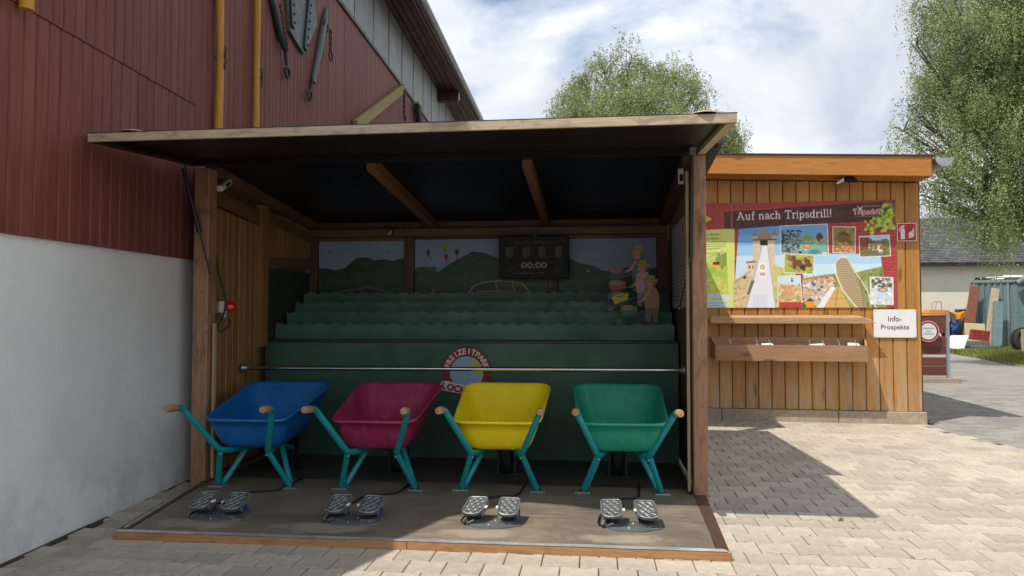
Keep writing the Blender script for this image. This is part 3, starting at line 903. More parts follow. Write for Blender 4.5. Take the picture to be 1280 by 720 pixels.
# yellowish beam
e = wallthing('old_beam', 9.9, 3.90, .06, label='old yellowish timber beam fixed aslant over the red boards, just above the booth roof edge', cat='beam')
L = math.hypot(3.0, 1.47); an = math.atan2(1.47, 3.0)
mb = MB(); mb.box(0, L, -.05, .03, -.10, .06, Matrix.Rotation(R(90), 4, 'Z') @ Matrix.Rotation(-an, 4, 'Y'), .01); mb.build('timber', M['beam_yellow'], e)
mb = MB()
for i in range(5): ring(mb, (.05, 2.95, 1.36 - i * .085), .045, .012, seg=10)
ring(mb, (.05, 3.02, .92), .06, .014); mb.build('chain', M['rust'], e)
mb = MB(); mb.prism([(-.3, 0), (1.1, .45), (1.0, .1), (.3, -.3)], .02, .05, Matrix.Rotation(R(90), 4, 'Z') @ Matrix.Rotation(R(90), 4, 'X') @ T(.0, -.25, -.04)); mb.build('green_plate', M['slate_green'], e)
e = wallthing('old_beam', 14.1, 5.38, .06, label='short dark weathered beam hanging steeply beside the chain under the grey cladding', cat='beam')
mb = MB(); mb.hexa([(0, -.12, 0), (.09, -.12, 0), (.09, .16, 0), (0, .16, 0), (0, .45, -1.1), (.09, .45, -1.1), (.09, .75, -1.1), (0, .75, -1.1)][::-1]); mb.build('timber', M['old_dark'], e)
mb = MB(); mb.box(.0, .10, -.14, .18, 0, .04); mb.build('end_cap', M['beam_yellow'], e)

# ------------------------------------------------------------------ game booth
booth = empty('game_booth', BO, BR, label='open timber game booth with raised roof flap, green stepped interior and dark floor', cat='booth')
def bpart(mb, name, mat, parent=None, **k): return mb.build(name, M[mat] if isinstance(mat, str) else mat, parent or booth, **k)
# posts
for (x0, x1) in ((-.098, 0.0), (-3.785, -3.665)):
    mb = MB(); mb.box(x0, x1, 0, .12, 0, 2.40, None, .006); bpart(mb, 'post', 'larch_z')
for x in (-.125, -3.640):
    mb = MB(); mb.box(x - .008, x + .012, .045, .075, .06 if x > -1 else .06, 2.3 if x > -1 else 1.22); bpart(mb, 'edge_batten', 'pale_z')
# platform: front part tapers towards the yard, rear part inside
DZ = .045
P1 = [(-3.455, -1.185), (-.135, -1.135), (-.075, .02), (-.11, .02), (-3.62, .02)]
deckm = deck('deck_front', (.225, .185, .14), (.12, .101, .082), [(-3.13, -1.02, .30, .10), (-2.32, -1.02, .34, .10), (-1.42, -1.02, .30, .085), (-.62, -1.02, .30, .085)])
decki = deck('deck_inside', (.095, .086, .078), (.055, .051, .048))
def seg_poly(y0, y1):
    def xl(y): return -3.455 + (-3.64 + 3.455) * (y + 1.185) / 1.205
    def xr(y): return -.135 + (-.085 + .135) * (y + 1.135) / 1.155
    return [(xl(y0), y0), (xr(y0), y0), (xr(y1), y1), (xl(y1), y1)]
for y0, y1 in ((-1.165, -.583), (-.580, .167)):
    q = seg_poly(y0, y1)
    if y0 < -1: q[0] = (-3.455, -1.175); q[1] = (-.135, -1.125)
    mb = MB(); mb.prism(q, .008, DZ); bpart(mb, 'deck_panel', deckm)
mb = MB(); mb.prism([(-3.64, .170), (-.088, .170), (-.088, 1.10), (-3.64, 1.10)], .005, DZ - .006); bpart(mb, 'deck_panel', decki)
# brown side trims, front timber, aluminium nosing
mb = MB(); mb.prism([(-.132, -1.155), (-.070, -1.155), (-.02, .0), (-.100, .0)], .004, DZ + .004); mb.prism([(-.098, .0), (-.0985, .13), (-.085, .24), (-.128, .24), (-.128, .0)], .004, DZ + .004); bpart(mb, 'side_trim', 'trim_brown')
mb = MB(); mb.prism([(-3.515, -1.205), (-3.458, -1.205), (-3.632, -.01), (-3.70, -.01)], .004, DZ + .004); bpart(mb, 'side_trim', 'trim_brown')
mb = MB(); mb.prism([(-3.50, -1.165), (-3.485, -1.165), (-3.672, -.01), (-3.688, -.01)], DZ + .004, DZ + .008); bpart(mb, 'edge_strip', 'alu')
ft = Matrix.Translation((-3.52, -1.232, 0)) @ Matrix.Rotation(math.atan2(.048, 3.46), 4, 'Z')
for x0, x1 in ((0, 1.72), (1.722, 3.46)):
    mb = MB(); mb.box(x0, x1, 0, .030, -.004, DZ, ft, .003); bpart(mb, 'front_timber', 'front_x')
mb = MB(); nseg = 60; vs = []; fs = []
for i in range(nseg + 1):                        # slightly buckled metal nosing
    x = .01 + 3.43 * i / nseg; w = .0025 * math.sin(i * .9) + .002 * math.sin(i * .37)
    vs += [(x, -.002, DZ + .003), (x, .024, DZ + .005 + w), (x, .046, DZ + .0035), (x, .024, DZ - .004)]
for i in range(nseg):
    for k in range(4): fs.append((i * 4 + k, i * 4 + (k + 1) % 4, i * 4 + 4 + (k + 1) % 4, i * 4 + 4 + k))
mb.add(vs, fs, ft); bpart(mb, 'metal_nosing', 'nosing')

# roof flap
zf, zh = 2.322, 2.405                            # underside at the front and at the hinge
def zf_(y): return zf + (zh - zf) * (y + 1.13) / 1.12
flap = empty('roof_flap'); flap.parent = booth
def slab(x0, x1, y0, y1, d0, d1, name, mat, parent=flap):
    mb = MB(); mb.hexa([(x0, y0, zf_(y0) + d0), (x1, y0, zf_(y0) + d0), (x1, y1, zf_(y1) + d0), (x0, y1, zf_(y1) + d0),
                        (x0, y0, zf_(y0) + d1), (x1, y0, zf_(y0) + d1), (x1, y1, zf_(y1) + d1), (x0, y1, zf_(y1) + d1)])
    return mb.build(name, M[mat], parent)
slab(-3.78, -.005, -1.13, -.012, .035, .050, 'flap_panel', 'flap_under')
slab(-3.78, -.005, -1.160, -1.132, .004, .053, 'fascia_board', 'larch_x')
slab(-.056, -.005, -1.130, -.012, 0, .033, 'side_board', 'larch_x'); slab(-3.78, -3.70, -1.130, -.012, 0, .033, 'side_board', 'flap_under')
slab(-3.695, -.11, -.10, -.012, 0, .033, 'hinge_rail', 'flap_under')
slab(-3.79, .0, -1.150, -.02, .056, .061, 'roof_felt', 'navy_edge')
for x, w in ((-3.52, .055), (-.17, .06)):
    mb = MB(); mb.lathe([(0, .020), (w * .7, .017), (w * 1.3, .006), (w * 1.35, 0)], 20, T(x, -1.10, zf_(-1.1) + .058)); bpart(mb, 'round_cap', 'pale_z', flap)
# main roof
def slab2(x0, x1, y0, y1, z0, z1, th, name, mat):
    mb = MB(); mb.hexa([(x0, y0, z0), (x1, y0, z0), (x1, y1, z1), (x0, y1, z1), (x0, y0, z0 + th), (x1, y0, z0 + th), (x1, y1, z1 + th), (x0, y1, z1 + th)])
    return bpart(mb, name, mat)
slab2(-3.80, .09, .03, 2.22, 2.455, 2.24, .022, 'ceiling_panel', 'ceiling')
slab2(-3.82, .12, -.005, 2.25, 2.479, 2.263, .020, 'roof_sheet', 'navy_edge')
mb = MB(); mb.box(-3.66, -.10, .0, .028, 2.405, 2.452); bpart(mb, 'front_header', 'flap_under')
for x0, x1 in ((-2.46, -2.385), (-1.295, -1.225)):
    slab2(x0, x1, .06, 2.16, 2.365, 2.165, .083, 'rafter', 'inner_y')
slab2(-3.76, -3.68, .13, 2.14, 2.36, 2.165, .085, 'wall_plate', 'inner_y'); slab2(-.14, -.05, .13, 2.14, 2.36, 2.165, .085, 'wall_plate', 'darkpost_z')
# left side wall
XL = -3.745
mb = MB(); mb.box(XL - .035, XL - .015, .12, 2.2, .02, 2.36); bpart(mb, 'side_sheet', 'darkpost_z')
y = .135
while y < .93:
    me = plank_mesh('inner_plank', .098, 2.02 + (.96 - y) * .08, M['inner_z'], .018, .004, .006)
    link('plank', me, booth, (XL - .015, y + .049, .05)); y += .098
slab2(XL + .004, XL + .022, .13, .95, 2.165, 2.075, .12, 'diagonal_board', 'inner_y')
mb = MB(); mb.box(XL - .015, XL + .05, .95, 1.07, 1.0, 2.26); bpart(mb, 'upright', 'inner_z')
y = 1.08
while y < 2.08:
    me = plank_mesh('inner_plank', .062, .42, M['inner_z'], .012, .003, .004)
    link('plank', me, booth, (XL - .015, y + .031, 1.80)); y += .062
slab2(XL + .0, XL + .018, 1.075, 2.13, 2.13, 2.04, .085, 'diagonal_board', 'inner_y')
slab2(XL + .0, XL + .020, 1.075, 2.13, 1.70, 1.76, .10, 'mural_rail', 'inner_y')
P_ = Paint(0, 0, 105, 70, 90, bgc=(.16, .24, .20))
P_.speckle(P_.X > -1, [(.12, .20, .15), (.22, .30, .2)], 300, 1, 4, .4); P_.line([(60, 10), (58, 35), (62, 60), (75, 68)], 1.0, (.6, .58, .45), .7); P_.line([(10, 62), (35, 55), (60, 60)], 1.5, (.55, .55, .42), .6)
me = P_.mesh('side_mural', 1.05, .70, M['mural'], .01, gain=.6)
link('side_mural', me, booth, (XL + .0, 1.075, 1.01), (0, 0, R(90)))
# right side wall
XR = -.055
mb = MB(); mb.box(XR + .015, XR + .033, .12, 2.2, .02, 2.36); bpart(mb, 'side_sheet', 'larch_z')
y = .135
while y < 2.08:
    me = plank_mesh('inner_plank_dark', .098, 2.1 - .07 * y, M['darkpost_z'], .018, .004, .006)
    link('plank', me, booth, (XR + .015, y + .049, .05), (0, 0, R(180))); y += .098
# back wall
BZ = 2.13
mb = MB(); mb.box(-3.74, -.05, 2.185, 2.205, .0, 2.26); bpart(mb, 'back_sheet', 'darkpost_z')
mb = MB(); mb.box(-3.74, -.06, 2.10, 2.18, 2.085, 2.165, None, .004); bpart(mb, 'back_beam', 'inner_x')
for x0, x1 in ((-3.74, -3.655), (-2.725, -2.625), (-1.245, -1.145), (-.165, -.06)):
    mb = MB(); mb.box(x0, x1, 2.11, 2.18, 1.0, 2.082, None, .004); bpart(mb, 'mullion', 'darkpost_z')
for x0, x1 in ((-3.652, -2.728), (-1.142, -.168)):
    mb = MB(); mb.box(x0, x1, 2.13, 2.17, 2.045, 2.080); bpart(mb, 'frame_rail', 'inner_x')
# painted landscape on the back wall, one board per bay (canvas unit: 1 cm)
SKYC = (.66, .74, .86)
def mural(w, h, ridge, extra, hill=(.17, .34, .23)):
    P = Paint(0, 0, w, h, int(w * 1.4), bgc=SKYC)
    for k in range(16):
        P.disc(P.r.uniform(0, w), P.r.uniform(-2, h * .4), P.r.uniform(5, 16), (.74, .79, .88), .25, P.r.uniform(2, 6))
    pts = ridge
    P.poly([(-5, h + 5)] + pts + [(w + 5, h + 5)], (.10, .20, .13)); P.poly([(-5, h + 5)] + [(x, y + .7) for x, y in pts] + [(w + 5, h + 5)], hill)
    m = P.inside([(-5, h + 5)] + [(x, y + 2) for x, y in pts] + [(w + 5, h + 5)])
    P.speckle(m, [(.13, .28, .19), (.22, .38, .22), (.28, .42, .2)], 260, 1, 4, .5)
    extra(P, m)
    return P
def ex1(P, m):
    P.speckle(m, [(.6, .6, .5), (.5, .4, .3)], 26, .3, .7, .5)
    for x in (8, 12, 16, 24, 27, 60, 64, 86, 89): P.disc(x, P.r.uniform(34, 38) if x < 30 else 31, 2.6, (.16, .38, .12), .6)
    P.line([(5, 60), (14, 55), (35, 52), (52, 49), (64, 51), (78, 56)], 1.6, (.55, .50, .38), .9); P.line([(46, 51), (46, 60)], .8, (.5, .5, .4), .8)
    P.line([(2, 56), (12, 57)], 1, (.55, .5, .4), .6)
    for x, y in ((9, 12), (72, 12)): P.line([(x, y), (x + 2, y - .7), (x + 4, y)], .5, (.2, .2, .25))
def ex2(P, m):
    P.speckle(m, [(.70, .45, .4), (.6, .62, .55), (.75, .6, .35)], 60, .3, .9, .7)
    for x in (4, 8, 12, 16, 20): P.disc(x, 31, 3.2, (.22, .42, .12), .8)
    for x, y, c in ((14, 13, (.2, .3, .3)), (32, 7, (.85, .75, .12)), (33, 18, (.65, .18, .22)), (44, 13, (.16, .22, .25))):
        P.disc(x, y, 2.2, c, 1, 2.8); P.line([(x, y + 3), (x + (3 if x < 30 else 0), y + 8)], .4, (.25, .25, .25)); P.rect(x - .8, y + 3, x + .8, y + 4.4, (.4, .25, .15))
    y0 = 62
    P.line([(50, y0), (62, 48), (72, 44), (84, 43), (100, 43.5), (112, 46), (124, 60)], 1.3, (.75, .70, .42)); P.line([(52, y0), (66, 54), (86, 53), (104, 55), (118, 60)], 1.1, (.75, .70, .42))
    for a in ((84, 43, 86, 53), (101, 44, 104, 55)): P.line([(a[0], a[1]), (a[2], a[3])], 1.0, (.75, .70, .42))
    P.line([(51, 49), (53, 45), (55, 49)], .7, (.3, .55, .7)); P.disc(20, 52, 2, (.75, .35, .2), .8); P.disc(10, 53, 1.5, (.3, .6, .3), .8)
def ex3(P, m):
    P.speckle(m, [(.6, .55, .45), (.75, .72, .65), (.3, .5, .45)], 40, .3, .9, .7)
    P.disc(30, 34, 1.8, (.8, .8, .75), .8, 1); P.line([(24, 57), (32, 53), (42, 57)], 1.5, (.4, .45, .35), .9)
for x0, x1, ridge, ex in (
    (-3.652, -2.728, [(-2, 29), (6, 29), (18, 31), (28, 29), (36, 22), (42, 18), (52, 18), (60, 21), (70, 20), (80, 22), (88, 19), (98, 20)], ex1),
    (-2.622, -1.248, [(-2, 31), (10, 30), (24, 34), (34, 27), (48, 19), (60, 13), (72, 14), (84, 19), (96, 25), (112, 30), (140, 26)], ex2),
    (-1.142, -.168, [(-2, 18), (10, 20), (22, 26), (34, 28), (44, 33), (56, 35), (68, 30), (80, 33), (100, 30)], ex3)):
    w = x1 - x0
    P_ = mural(w * 100, 66, ridge, ex)
    link('painted_panel', P_.mesh('painted_panel', w, .66, M['mural'], .012, gain=.75), booth, (x0, 2.150, 1.395))

# stepped green interior
mb = MB(); mb.box(-3.735, -.075, 1.105, 1.125, .03, 1.035); bpart(mb, 'front_panel', 'green_front')
mb = MB(); mb.box(-3.735, -.075, 1.094, 1.26, 1.037, 1.060, None, .004); bpart(mb, 'ledge_board', 'navy_edge')
def wavy(x0, x1, y, z0, z1, ph, per=.137, amp=.015):
    n = int((x1 - x0) / .0125); vs = []; mb = MB()
    for i in range(n + 1):
        x = x0 + (x1 - x0) * i / n
        zt = z1 + amp * (.55 * math.cos((x + ph) * 2 * math.pi / per) + .35 * abs(math.cos((x + ph) * math.pi / per)))
        vs += [(x, y, z0), (x, y, zt), (x, y + .018, zt), (x, y + .018, z0)]
    fs = []
    for i in range(n):
        for k in range(4): fs.append((4 * i + k, 4 * i + (k + 1) % 4, 4 * i + 4 + (k + 1) % 4, 4 * i + 4 + k))
    fs += [(0, 3, 2, 1), (4 * n, 4 * n + 1, 4 * n + 2, 4 * n + 3)]
    return mb.add(vs, fs)
for i, (y, z, ph) in enumerate(((1.31, 1.195, 0), (1.51, 1.305, .05), (1.71, 1.400, .02), (1.91, 1.495, .07))):
    bpart(wavy(-3.735 + (.02 if i else 0), -.085, y, 1.0, z, ph), 'wavy_board', 'green_wave')
# hand rail
mb = MB(); mb.tube([(-3.72, .65, .838), (-.075, .65, .852)], .0165, 16); hr = bpart(mb, 'hand_rail', 'steel')
for x, z in ((-3.70, .838), (-.09, .852)):
    mb = MB(); mb.lathe([(.0, .03), (.024, .03), (.024, .006), (.036, .004), (.036, -.02), (0, -.02)], 20, T(x, .65, z, 0, R(90) if x < -1 else R(-90), 0)); mb.build('flange', M['zinc'], hr)
# gas struts
for pth in ([(-3.795, -.09, 2.395), (-3.79, .00, 2.02), (-3.652, .135, 1.62)], [(-.112, -.17, 2.385), (-.112, -.04, 1.68), (-.118, .60, 1.337)]):
    a, b = Vector(pth[0]), Vector(pth[2])
    if a.x < -1: b = Vector((-3.640, -.014, 1.60)); a = Vector((-3.802, -.13, 2.385)); mid = a.lerp(b, .62)
    else: mid = Vector(pth[1])
    mb = MB(); mb.tube([a, mid], .016, 12); st = bpart(mb, 'gas_strut', 'black_metal')
    mb = MB(); mb.tube([mid, b], .007, 8); mb.lathe([(0, -.014), (.013, 0), (0, .014)], 10, T(*b)); mb.build('piston_rod', M['steel'] if a.x > -1 else M['black_metal'], st)
    mb = MB(); mb.box(a.x - .02, a.x + .02, a.y - .02, a.y + .02, a.z - .02, a.z + .03); mb.build('bracket', M['zinc'], st)

def bthing(name, loc, rz=0.0, **k):
    return empty(name, FB @ Vector(loc), BR + rz, **k)

# ------------------------------------------------------------------ things in the booth
e = bthing('score_screen', (-1.372, 1.93, 1.845), label='black flat screen showing 00:00 above the painted hills', cat='screen')
mb = MB(); mb.box(-.345, .345, 0, .045, -.21, .205, T(0, 0, 0, R(4)), .004); mb.build('casing', M['screen_case'], e)
mb = MB(); mb.box(-.06, .06, .045, .2, -.05, .1); mb.box(-.02, .02, .12, .18, .0, .28); mb.build('bracket', M['black_metal'], e)
P_ = Paint(0, 0, 134, 78, 268, 2, (.14, .145, .145))
P_.text('Schubkarrenrennen', 66, 9, 4.4, (.55, .53, .18), width=70)
for x in (12, 45, 77, 109):
    P_.rect(x, 18, x + 15, 37, (.36, .36, .35)); P_.rect(x + 4, 20, x + 7, 34, (.45, .45, .44)); P_.line([(x + 9, 20), (x + 12, 34)], 1, (.28, .28, .28)); P_.rect(x + 2, 38, x + 12, 39.5, (.42, .42, .42))
P_.text('00:00', 68, 54, 11.5, (.66, .66, .66), width=50, bold=.6)
P_.rect(30, 69, 70, 70.4, (.42, .42, .42)); P_.rect(75, 68.6, 88, 70.2, (.45, .45, .45))
link('display', P_.mesh('display', .665, .39, M['print_screen'], .002, gain=.75), e, (-.3325, -.016, -.198), (R(4), 0, 0))

e = bthing('ball_camera', (-2.87, 2.095, 2.128), label='small silver ball camera fixed to the beam above the painted panels', cat='camera')
mb = MB(); mb.lathe([(0, -.028), (.018, -.022), (.028, 0), (.018, .022), (0, .028)], 20, T(0, -.035, 0, R(90))); mb.build('ball', M['white_paint'], e)
mb = MB(); mb.lathe([(0, .004), (.012, .003), (.013, 0)], 14, T(0, -.062, 0, R(90))); mb.build('lens', M['black_metal'], e)
mb = MB(); mb.lathe([(.0, .012), (.03, .012), (.034, 0)], 18, T(0, .004, 0, R(90))); mb.build('mount', M['black_metal'], e)

e = bthing('work_lamp', (-3.66, .20, 2.30), label='small white lamp fixed aslant on the left inner wall under the roof', cat='lamp', group='white lamps at the two ends of the booth')
mb = MB(); mb.box(-.02, .03, -.085, .085, -.022, .022, T(0, 0, 0, R(30), 0, 0), .005); mb.build('housing', M['white_paint'], e)
mb = MB(); mb.box(.030, .033, -.02, .06, -.012, .012, T(0, 0, 0, R(30), 0, 0)); mb.build('lens', M['screen_case'], e)
e = bthing('work_lamp', (-.13, .25, 2.30), label='white lamp on the right inner wall beside the right gas strut', cat='lamp', group='white lamps at the two ends of the booth')
mb = MB(); mb.box(-.03, .012, -.03, .03, -.055, .055, T(0, 0, 0, 0, 0, R(-8)), .005); mb.build('housing', M['white_paint'], e)
mb = MB(); mb.box(-.02, .004, -.034, -.030, -.04, .01, T(0, 0, 0, 0, 0, R(-8))); mb.build('lens', M['screen_case'], e)

e = bthing('warning_light', (-3.655, .20, 1.345), label='round red warning light on a white box on the left plank wall', cat='warning light')
mb = MB(); mb.box(-.075, -.02, -.02, .03, -.045, .045, None, .003); mb.build('wood_block', M['pale_z'], e)
mb = MB(); mb.box(-.018, .05, -.03, .035, -.045, .045, None, .006); mb.lathe([(0, 0), (.016, 0), (.016, -.035), (0, -.035)], 12, T(.016, 0, -.045)); mb.build('junction_box', M['white_paint'], e)
mb = MB(); mb.lathe([(0, .062), (.02, .058), (.036, .045), (.045, .02), (.045, 0), (.036, -.008), (0, -.01)], 24, T(.052, 0, 0, 0, R(90), 0) @ T(0, 0, 0)); mb.build('lens', M['red_lens'], e)
c = MB()
c.tube(fillet([(-3.668, .12, 1.75), (-3.655, .13, 1.60), (-3.60, .15, 1.42), (-3.605, .15, 1.30), (-3.665, .13, 1.18), (-3.64, .15, 1.15), (-3.585, .19, 1.20), (-3.60, .20, 1.26)], .06), .0085, 8, T=FB)
c.build('power_cable', M['cable'], label='black cable looping round the red warning light on the left post', cat='cable')

e = bthing('rules_notice', (-.080, 1.50, 1.35), R(-90), label='framed printed rules notice on the right inner wall behind the gas strut', cat='notice')
P_ = Paint(0, 0, 120, 72, 170, 2, (.80, .80, .78))
P_.rect(78, 5, 84, 12, (.6, .1, .12)); P_.text('i', 62, 8, 7, (.6, .1, .1))
for i in range(17):
    x = 6
    while x < 112:
        l = P_.r.uniform(4, 12); P_.rect(x, 16 + i * 3.1, min(x + l, 114), 17.1 + i * 3.1, (.38, .38, .38)); x += l + 1.6
me_ = P_.mesh('notice_sheet', 1.2, .70, M['print'], .004)
link('sheet', me_, e)
mb = MB(); mb.box(-.015, 1.215, .0045, .018, -.015, .715); mb.build('backing', M['pale_z'], e)

# round club sign on the green front
e = bthing('round_sign', (-1.885, 1.092, .79), label='round red and light blue painted sign with white arched lettering on the green front', cat='sign')
P_ = Paint(-24, -23, 24, 23, 260, 2, (0, 0, 0))
m = P_.disc(0, 0, 21.6, (.55, .08, .15)); P_.disc(0, 1.5, 14.6, (.60, .74, .82))
m2 = P_.inside([(7, -13), (14, -6), (14.2, 3), (8, 3), (2, -2)]) & ((P_.X ** 2 + (P_.Y - 1.5) ** 2) < 14.6 ** 2); P_.put(m2, (.78, .78, .35))
word = 'FREIZEITPARK'; n = len(word)
for i, ch in enumerate(word):
    a = R(-74 + 148 * i / (n - 1)); rr = 17.6
    P_.text(ch, math.sin(a) * rr, -math.cos(a) * rr, 4.6, (.93, .90, .88), rot=a, bold=.28)
link('disc', P_.mesh('disc', .48, .46, M['print'], .012, mask=m, gain=.85), e, (-.24, 0, -.23))
P_ = Paint(0, 0, 44, 16, 240, 2, (0, 0, 0))
q = [(1, 4), (3, .8), (9, 0.6), (12, 2), (24, 4), (43, 8), (43, 15.5), (22, 12), (8, 9.5), (0.8, 8)]
m = P_.poly(q, (.93, .90, .86))
for i, ch in enumerate('LOCH'): P_.text(ch, 4.8 + i * 5.6, 4.6 + i * 1.25, 5.4, (.55, .06, .14), rot=R(12), bold=.42)
link('banner', P_.mesh('banner', .44, .16, M['print'], .01, mask=m, gain=.85), e, (-.245, -.014, -.238))

# painted cut-out of children with wheelbarrows, standing before the steps
e = bthing('cutout_figures', (-.66, 1.275, 1.195), label='painted cut-out of three children in straw hats pushing small barrows in front of the steps', cat='cutout')
def outline(P, m):
    e_ = m.copy()
    for ax in (0, 1):
        for k in (-2, 2): e_ &= np.roll(m, k, ax)
    P.put(m & ~e_, (.08, .07, .08), .8)
def cut(P, m, name, dy, w=.47, h=.72, gain=.72):
    outline(P, m)
    o = link(name, P.mesh(name, w, h, M['mural'], .012, mask=m, gain=gain), e, (0, dy, 0)); return o
W_, H_ = 62, 95
skin, straw = (.80, .58, .46), (.72, .62, .30)
def child(P, x, y, shirt, legs, hat=True, lean=0):
    m = P.poly([(x - 7, y + 10), (x + 6, y + 9), (x + 10, y + 20), (x + 9, y + 33), (x - 7, y + 33), (x - 9, y + 22)], shirt)
    m = m | P.poly([(x - 7, y + 33), (x + 9, y + 33), (x + 8, y + 47), (x + 1.5, y + 47), (x + 1, y + 38), (x, y + 47), (x - 7, y + 47)], legs)
    m = m | P.line([(x - 3, y + 14), (x - 9, y + 23), (x - 14, y + 26)], 3.4, skin)
    m = m | P.disc(x - 1, y + 5, 5.6, skin, 1, 6); m = m | P.disc(x + 2, y + 3, 5.2, (.55, .40, .22), 1, 5)
    P.disc(x - 2.5, y + 5, 4.4, skin); P.disc(x - 4.5, y + 4, .6, (.1, .1, .1)); P.line([(x - 5, y + 8), (x - 3, y + 8.3)], .5, (.5, .2, .2))
    if hat:
        m = m | P.disc(x, y + .5, 8.2, straw, 1, 2.0); m = m | P.poly([(x - 5, y), (x - 4, y - 5), (x + 4, y - 5), (x + 5, y)], straw); P.line([(x - 5, y - .4), (x + 5, y - .4)], 1.0, (.5, .38, .18))
    m = m | P.rect(x - 6, y + 46, x, y + 49, (.4, .36, .32)) | P.rect(x + 1, y + 46, x + 8, y + 49, (.4, .36, .32))
    return m
def barrow(P, x, y, c):
    m = P.poly([(x - 14, y - 5), (x + 7, y - 10), (x + 6, y - 2), (x - 9, y + 4)], c); m = m | P.disc(x - 5, y - 8, 8, (.62, .44, .32), 1, 3.4)
    P.line([(x - 13, y - 5), (x + 7, y - 10)], .8, tuple(min(1, v + .2) for v in c))
    m = m | P.line([(x - 15, y + 9), (x + 14, y - 5)], 1.5, (.25, .5, .45)); m = m | P.disc(x - 14, y + 8, 3.2, (.35, .5, .5)); P.disc(x - 14, y + 8, 1.6, (.15, .2, .2))
    return m
for k, (cx, cy, shirt, legs, bx, by, bc) in enumerate(((35, 8, (.22, .42, .46), (.2, .3, .36), 14, 40, (.16, .25, .42)), (40, 25, (.80, .62, .66), (.42, .50, .6), 14, 54, (.66, .14, .17)), (49, 43, (.68, .50, .36), (.40, .38, .28), 27, 83, (.12, .44, .28)))):
    P_ = Paint(0, 0, W_, H_, 170, 2, (0, 0, 0))
    m = child(P_, cx, cy, shirt, legs)
    cut(P_, m, 'child_figure', -.02 * k)
    P_ = Paint(0, 0, W_, H_, 170, 2, (0, 0, 0)); m = barrow(P_, bx, by, bc)
    if k == 1:
        m = m | barrow(P_, 17, 68, (.80, .74, .12))
    cut(P_, m, 'small_barrow', -.02 * k - .010)

# ------------------------------------------------------------------ wheelbarrows
def rr_loop(cx, yn, yf, hn, hf, zn, zf2, rc, n=6):
    """rounded trapezoid loop: near edge at yn (half width hn), far edge at yf (half width hf)"""
    C = [(-hn, yn), (hn, yn), (hf, yf), (-hf, yf)]; out = []
    for i in range(4):
        p, a, b = Vector(C[i]), Vector(C[i - 1]), Vector(C[(i + 1) % 4])
        r = rc[i]; A = p + (a - p).normalized() * r; B = p + (b - p).normalized() * r
        for k in range(n + 1):
            t = k / n; q = A * (1 - t) ** 2 + p * 2 * t * (1 - t) + B * t * t
            f = (q.y - yn) / (yf - yn); out.append((q.x, q.y, zn + (zf2 - zn) * f))
    return out
def tub_mesh():
    mb = MB()
    rim = rr_loop(0, -.165, .685, .288, .336, .550, .729, (.10, .10, .13, .13), 8)
    bot = rr_loop(0, -.075, .40, .210, .170, .352, .352, (.10, .10, .10, .10), 8)
    n = len(rim); rings = []
    def lerp(t, off=0.0, dz=0.0):
        L = []
        for a, b in zip(bot, rim):
            h_ = t ** .62 if 0 < t < 1 else t
            q = [a[0] + (b[0] - a[0]) * h_, a[1] + (b[1] - a[1]) * h_, a[2] + (b[2] - a[2]) * t]
            c = Vector((q[0], q[1] - .20, 0)); c = c.normalized() * off if c.length else c
            L.append((q[0] + c.x, q[1] + c.y, q[2] + dz))
        return L
    # inside bottom -> inside wall -> rolled rim -> outside wall -> outside bottom
    def shrink(L, f, dz): return [(x * f, .16 + (y - .16) * f, z + dz) for x, y, z in L]
    rings = [shrink(bot, .25, .012), shrink(bot, .84, .010), shrink(lerp(.0), .955, .012), lerp(.03, -.006, .008), lerp(.10, -.006, .006), lerp(.22, -.005, .004), lerp(.40, -.005, .003), lerp(.65, -.004, .002), lerp(.97, -.004), lerp(1.0, .0, .006), lerp(1.0, .010, .010), lerp(1.0, .020, .006), lerp(1.0, .024, -.004),
             lerp(1.0, .019, -.013), lerp(.965, .006, -.004), lerp(.65, .002), lerp(.40, .001), lerp(.22, .001), lerp(.10, .001), lerp(.03, .001, .001), shrink(bot, .965, -.004), shrink(bot, .84, -.010), shrink(bot, .25, -.010)]
    vs = [v for r_ in rings for v in r_]; fs = []
    for i in range(len(rings) - 1):
        for k in range(n):
            k2 = (k + 1) % n; fs.append((i * n + k, i * n + k2, (i + 1) * n + k2, (i + 1) * n + k))
    mb.add(vs, fs, smooth=True)
    mb.add(rings[0], [tuple(range(n))], smooth=True); mb.add(rings[-1], [tuple(range(n))[::-1]], smooth=True)
    me = bpy.data.meshes.new('tub'); me.from_pydata(mb.v, [], [f[::-1] for f in mb.f]); me.polygons.foreach_set('use_smooth', mb.sm); me.update()
    return me
tubm = tub_mesh()
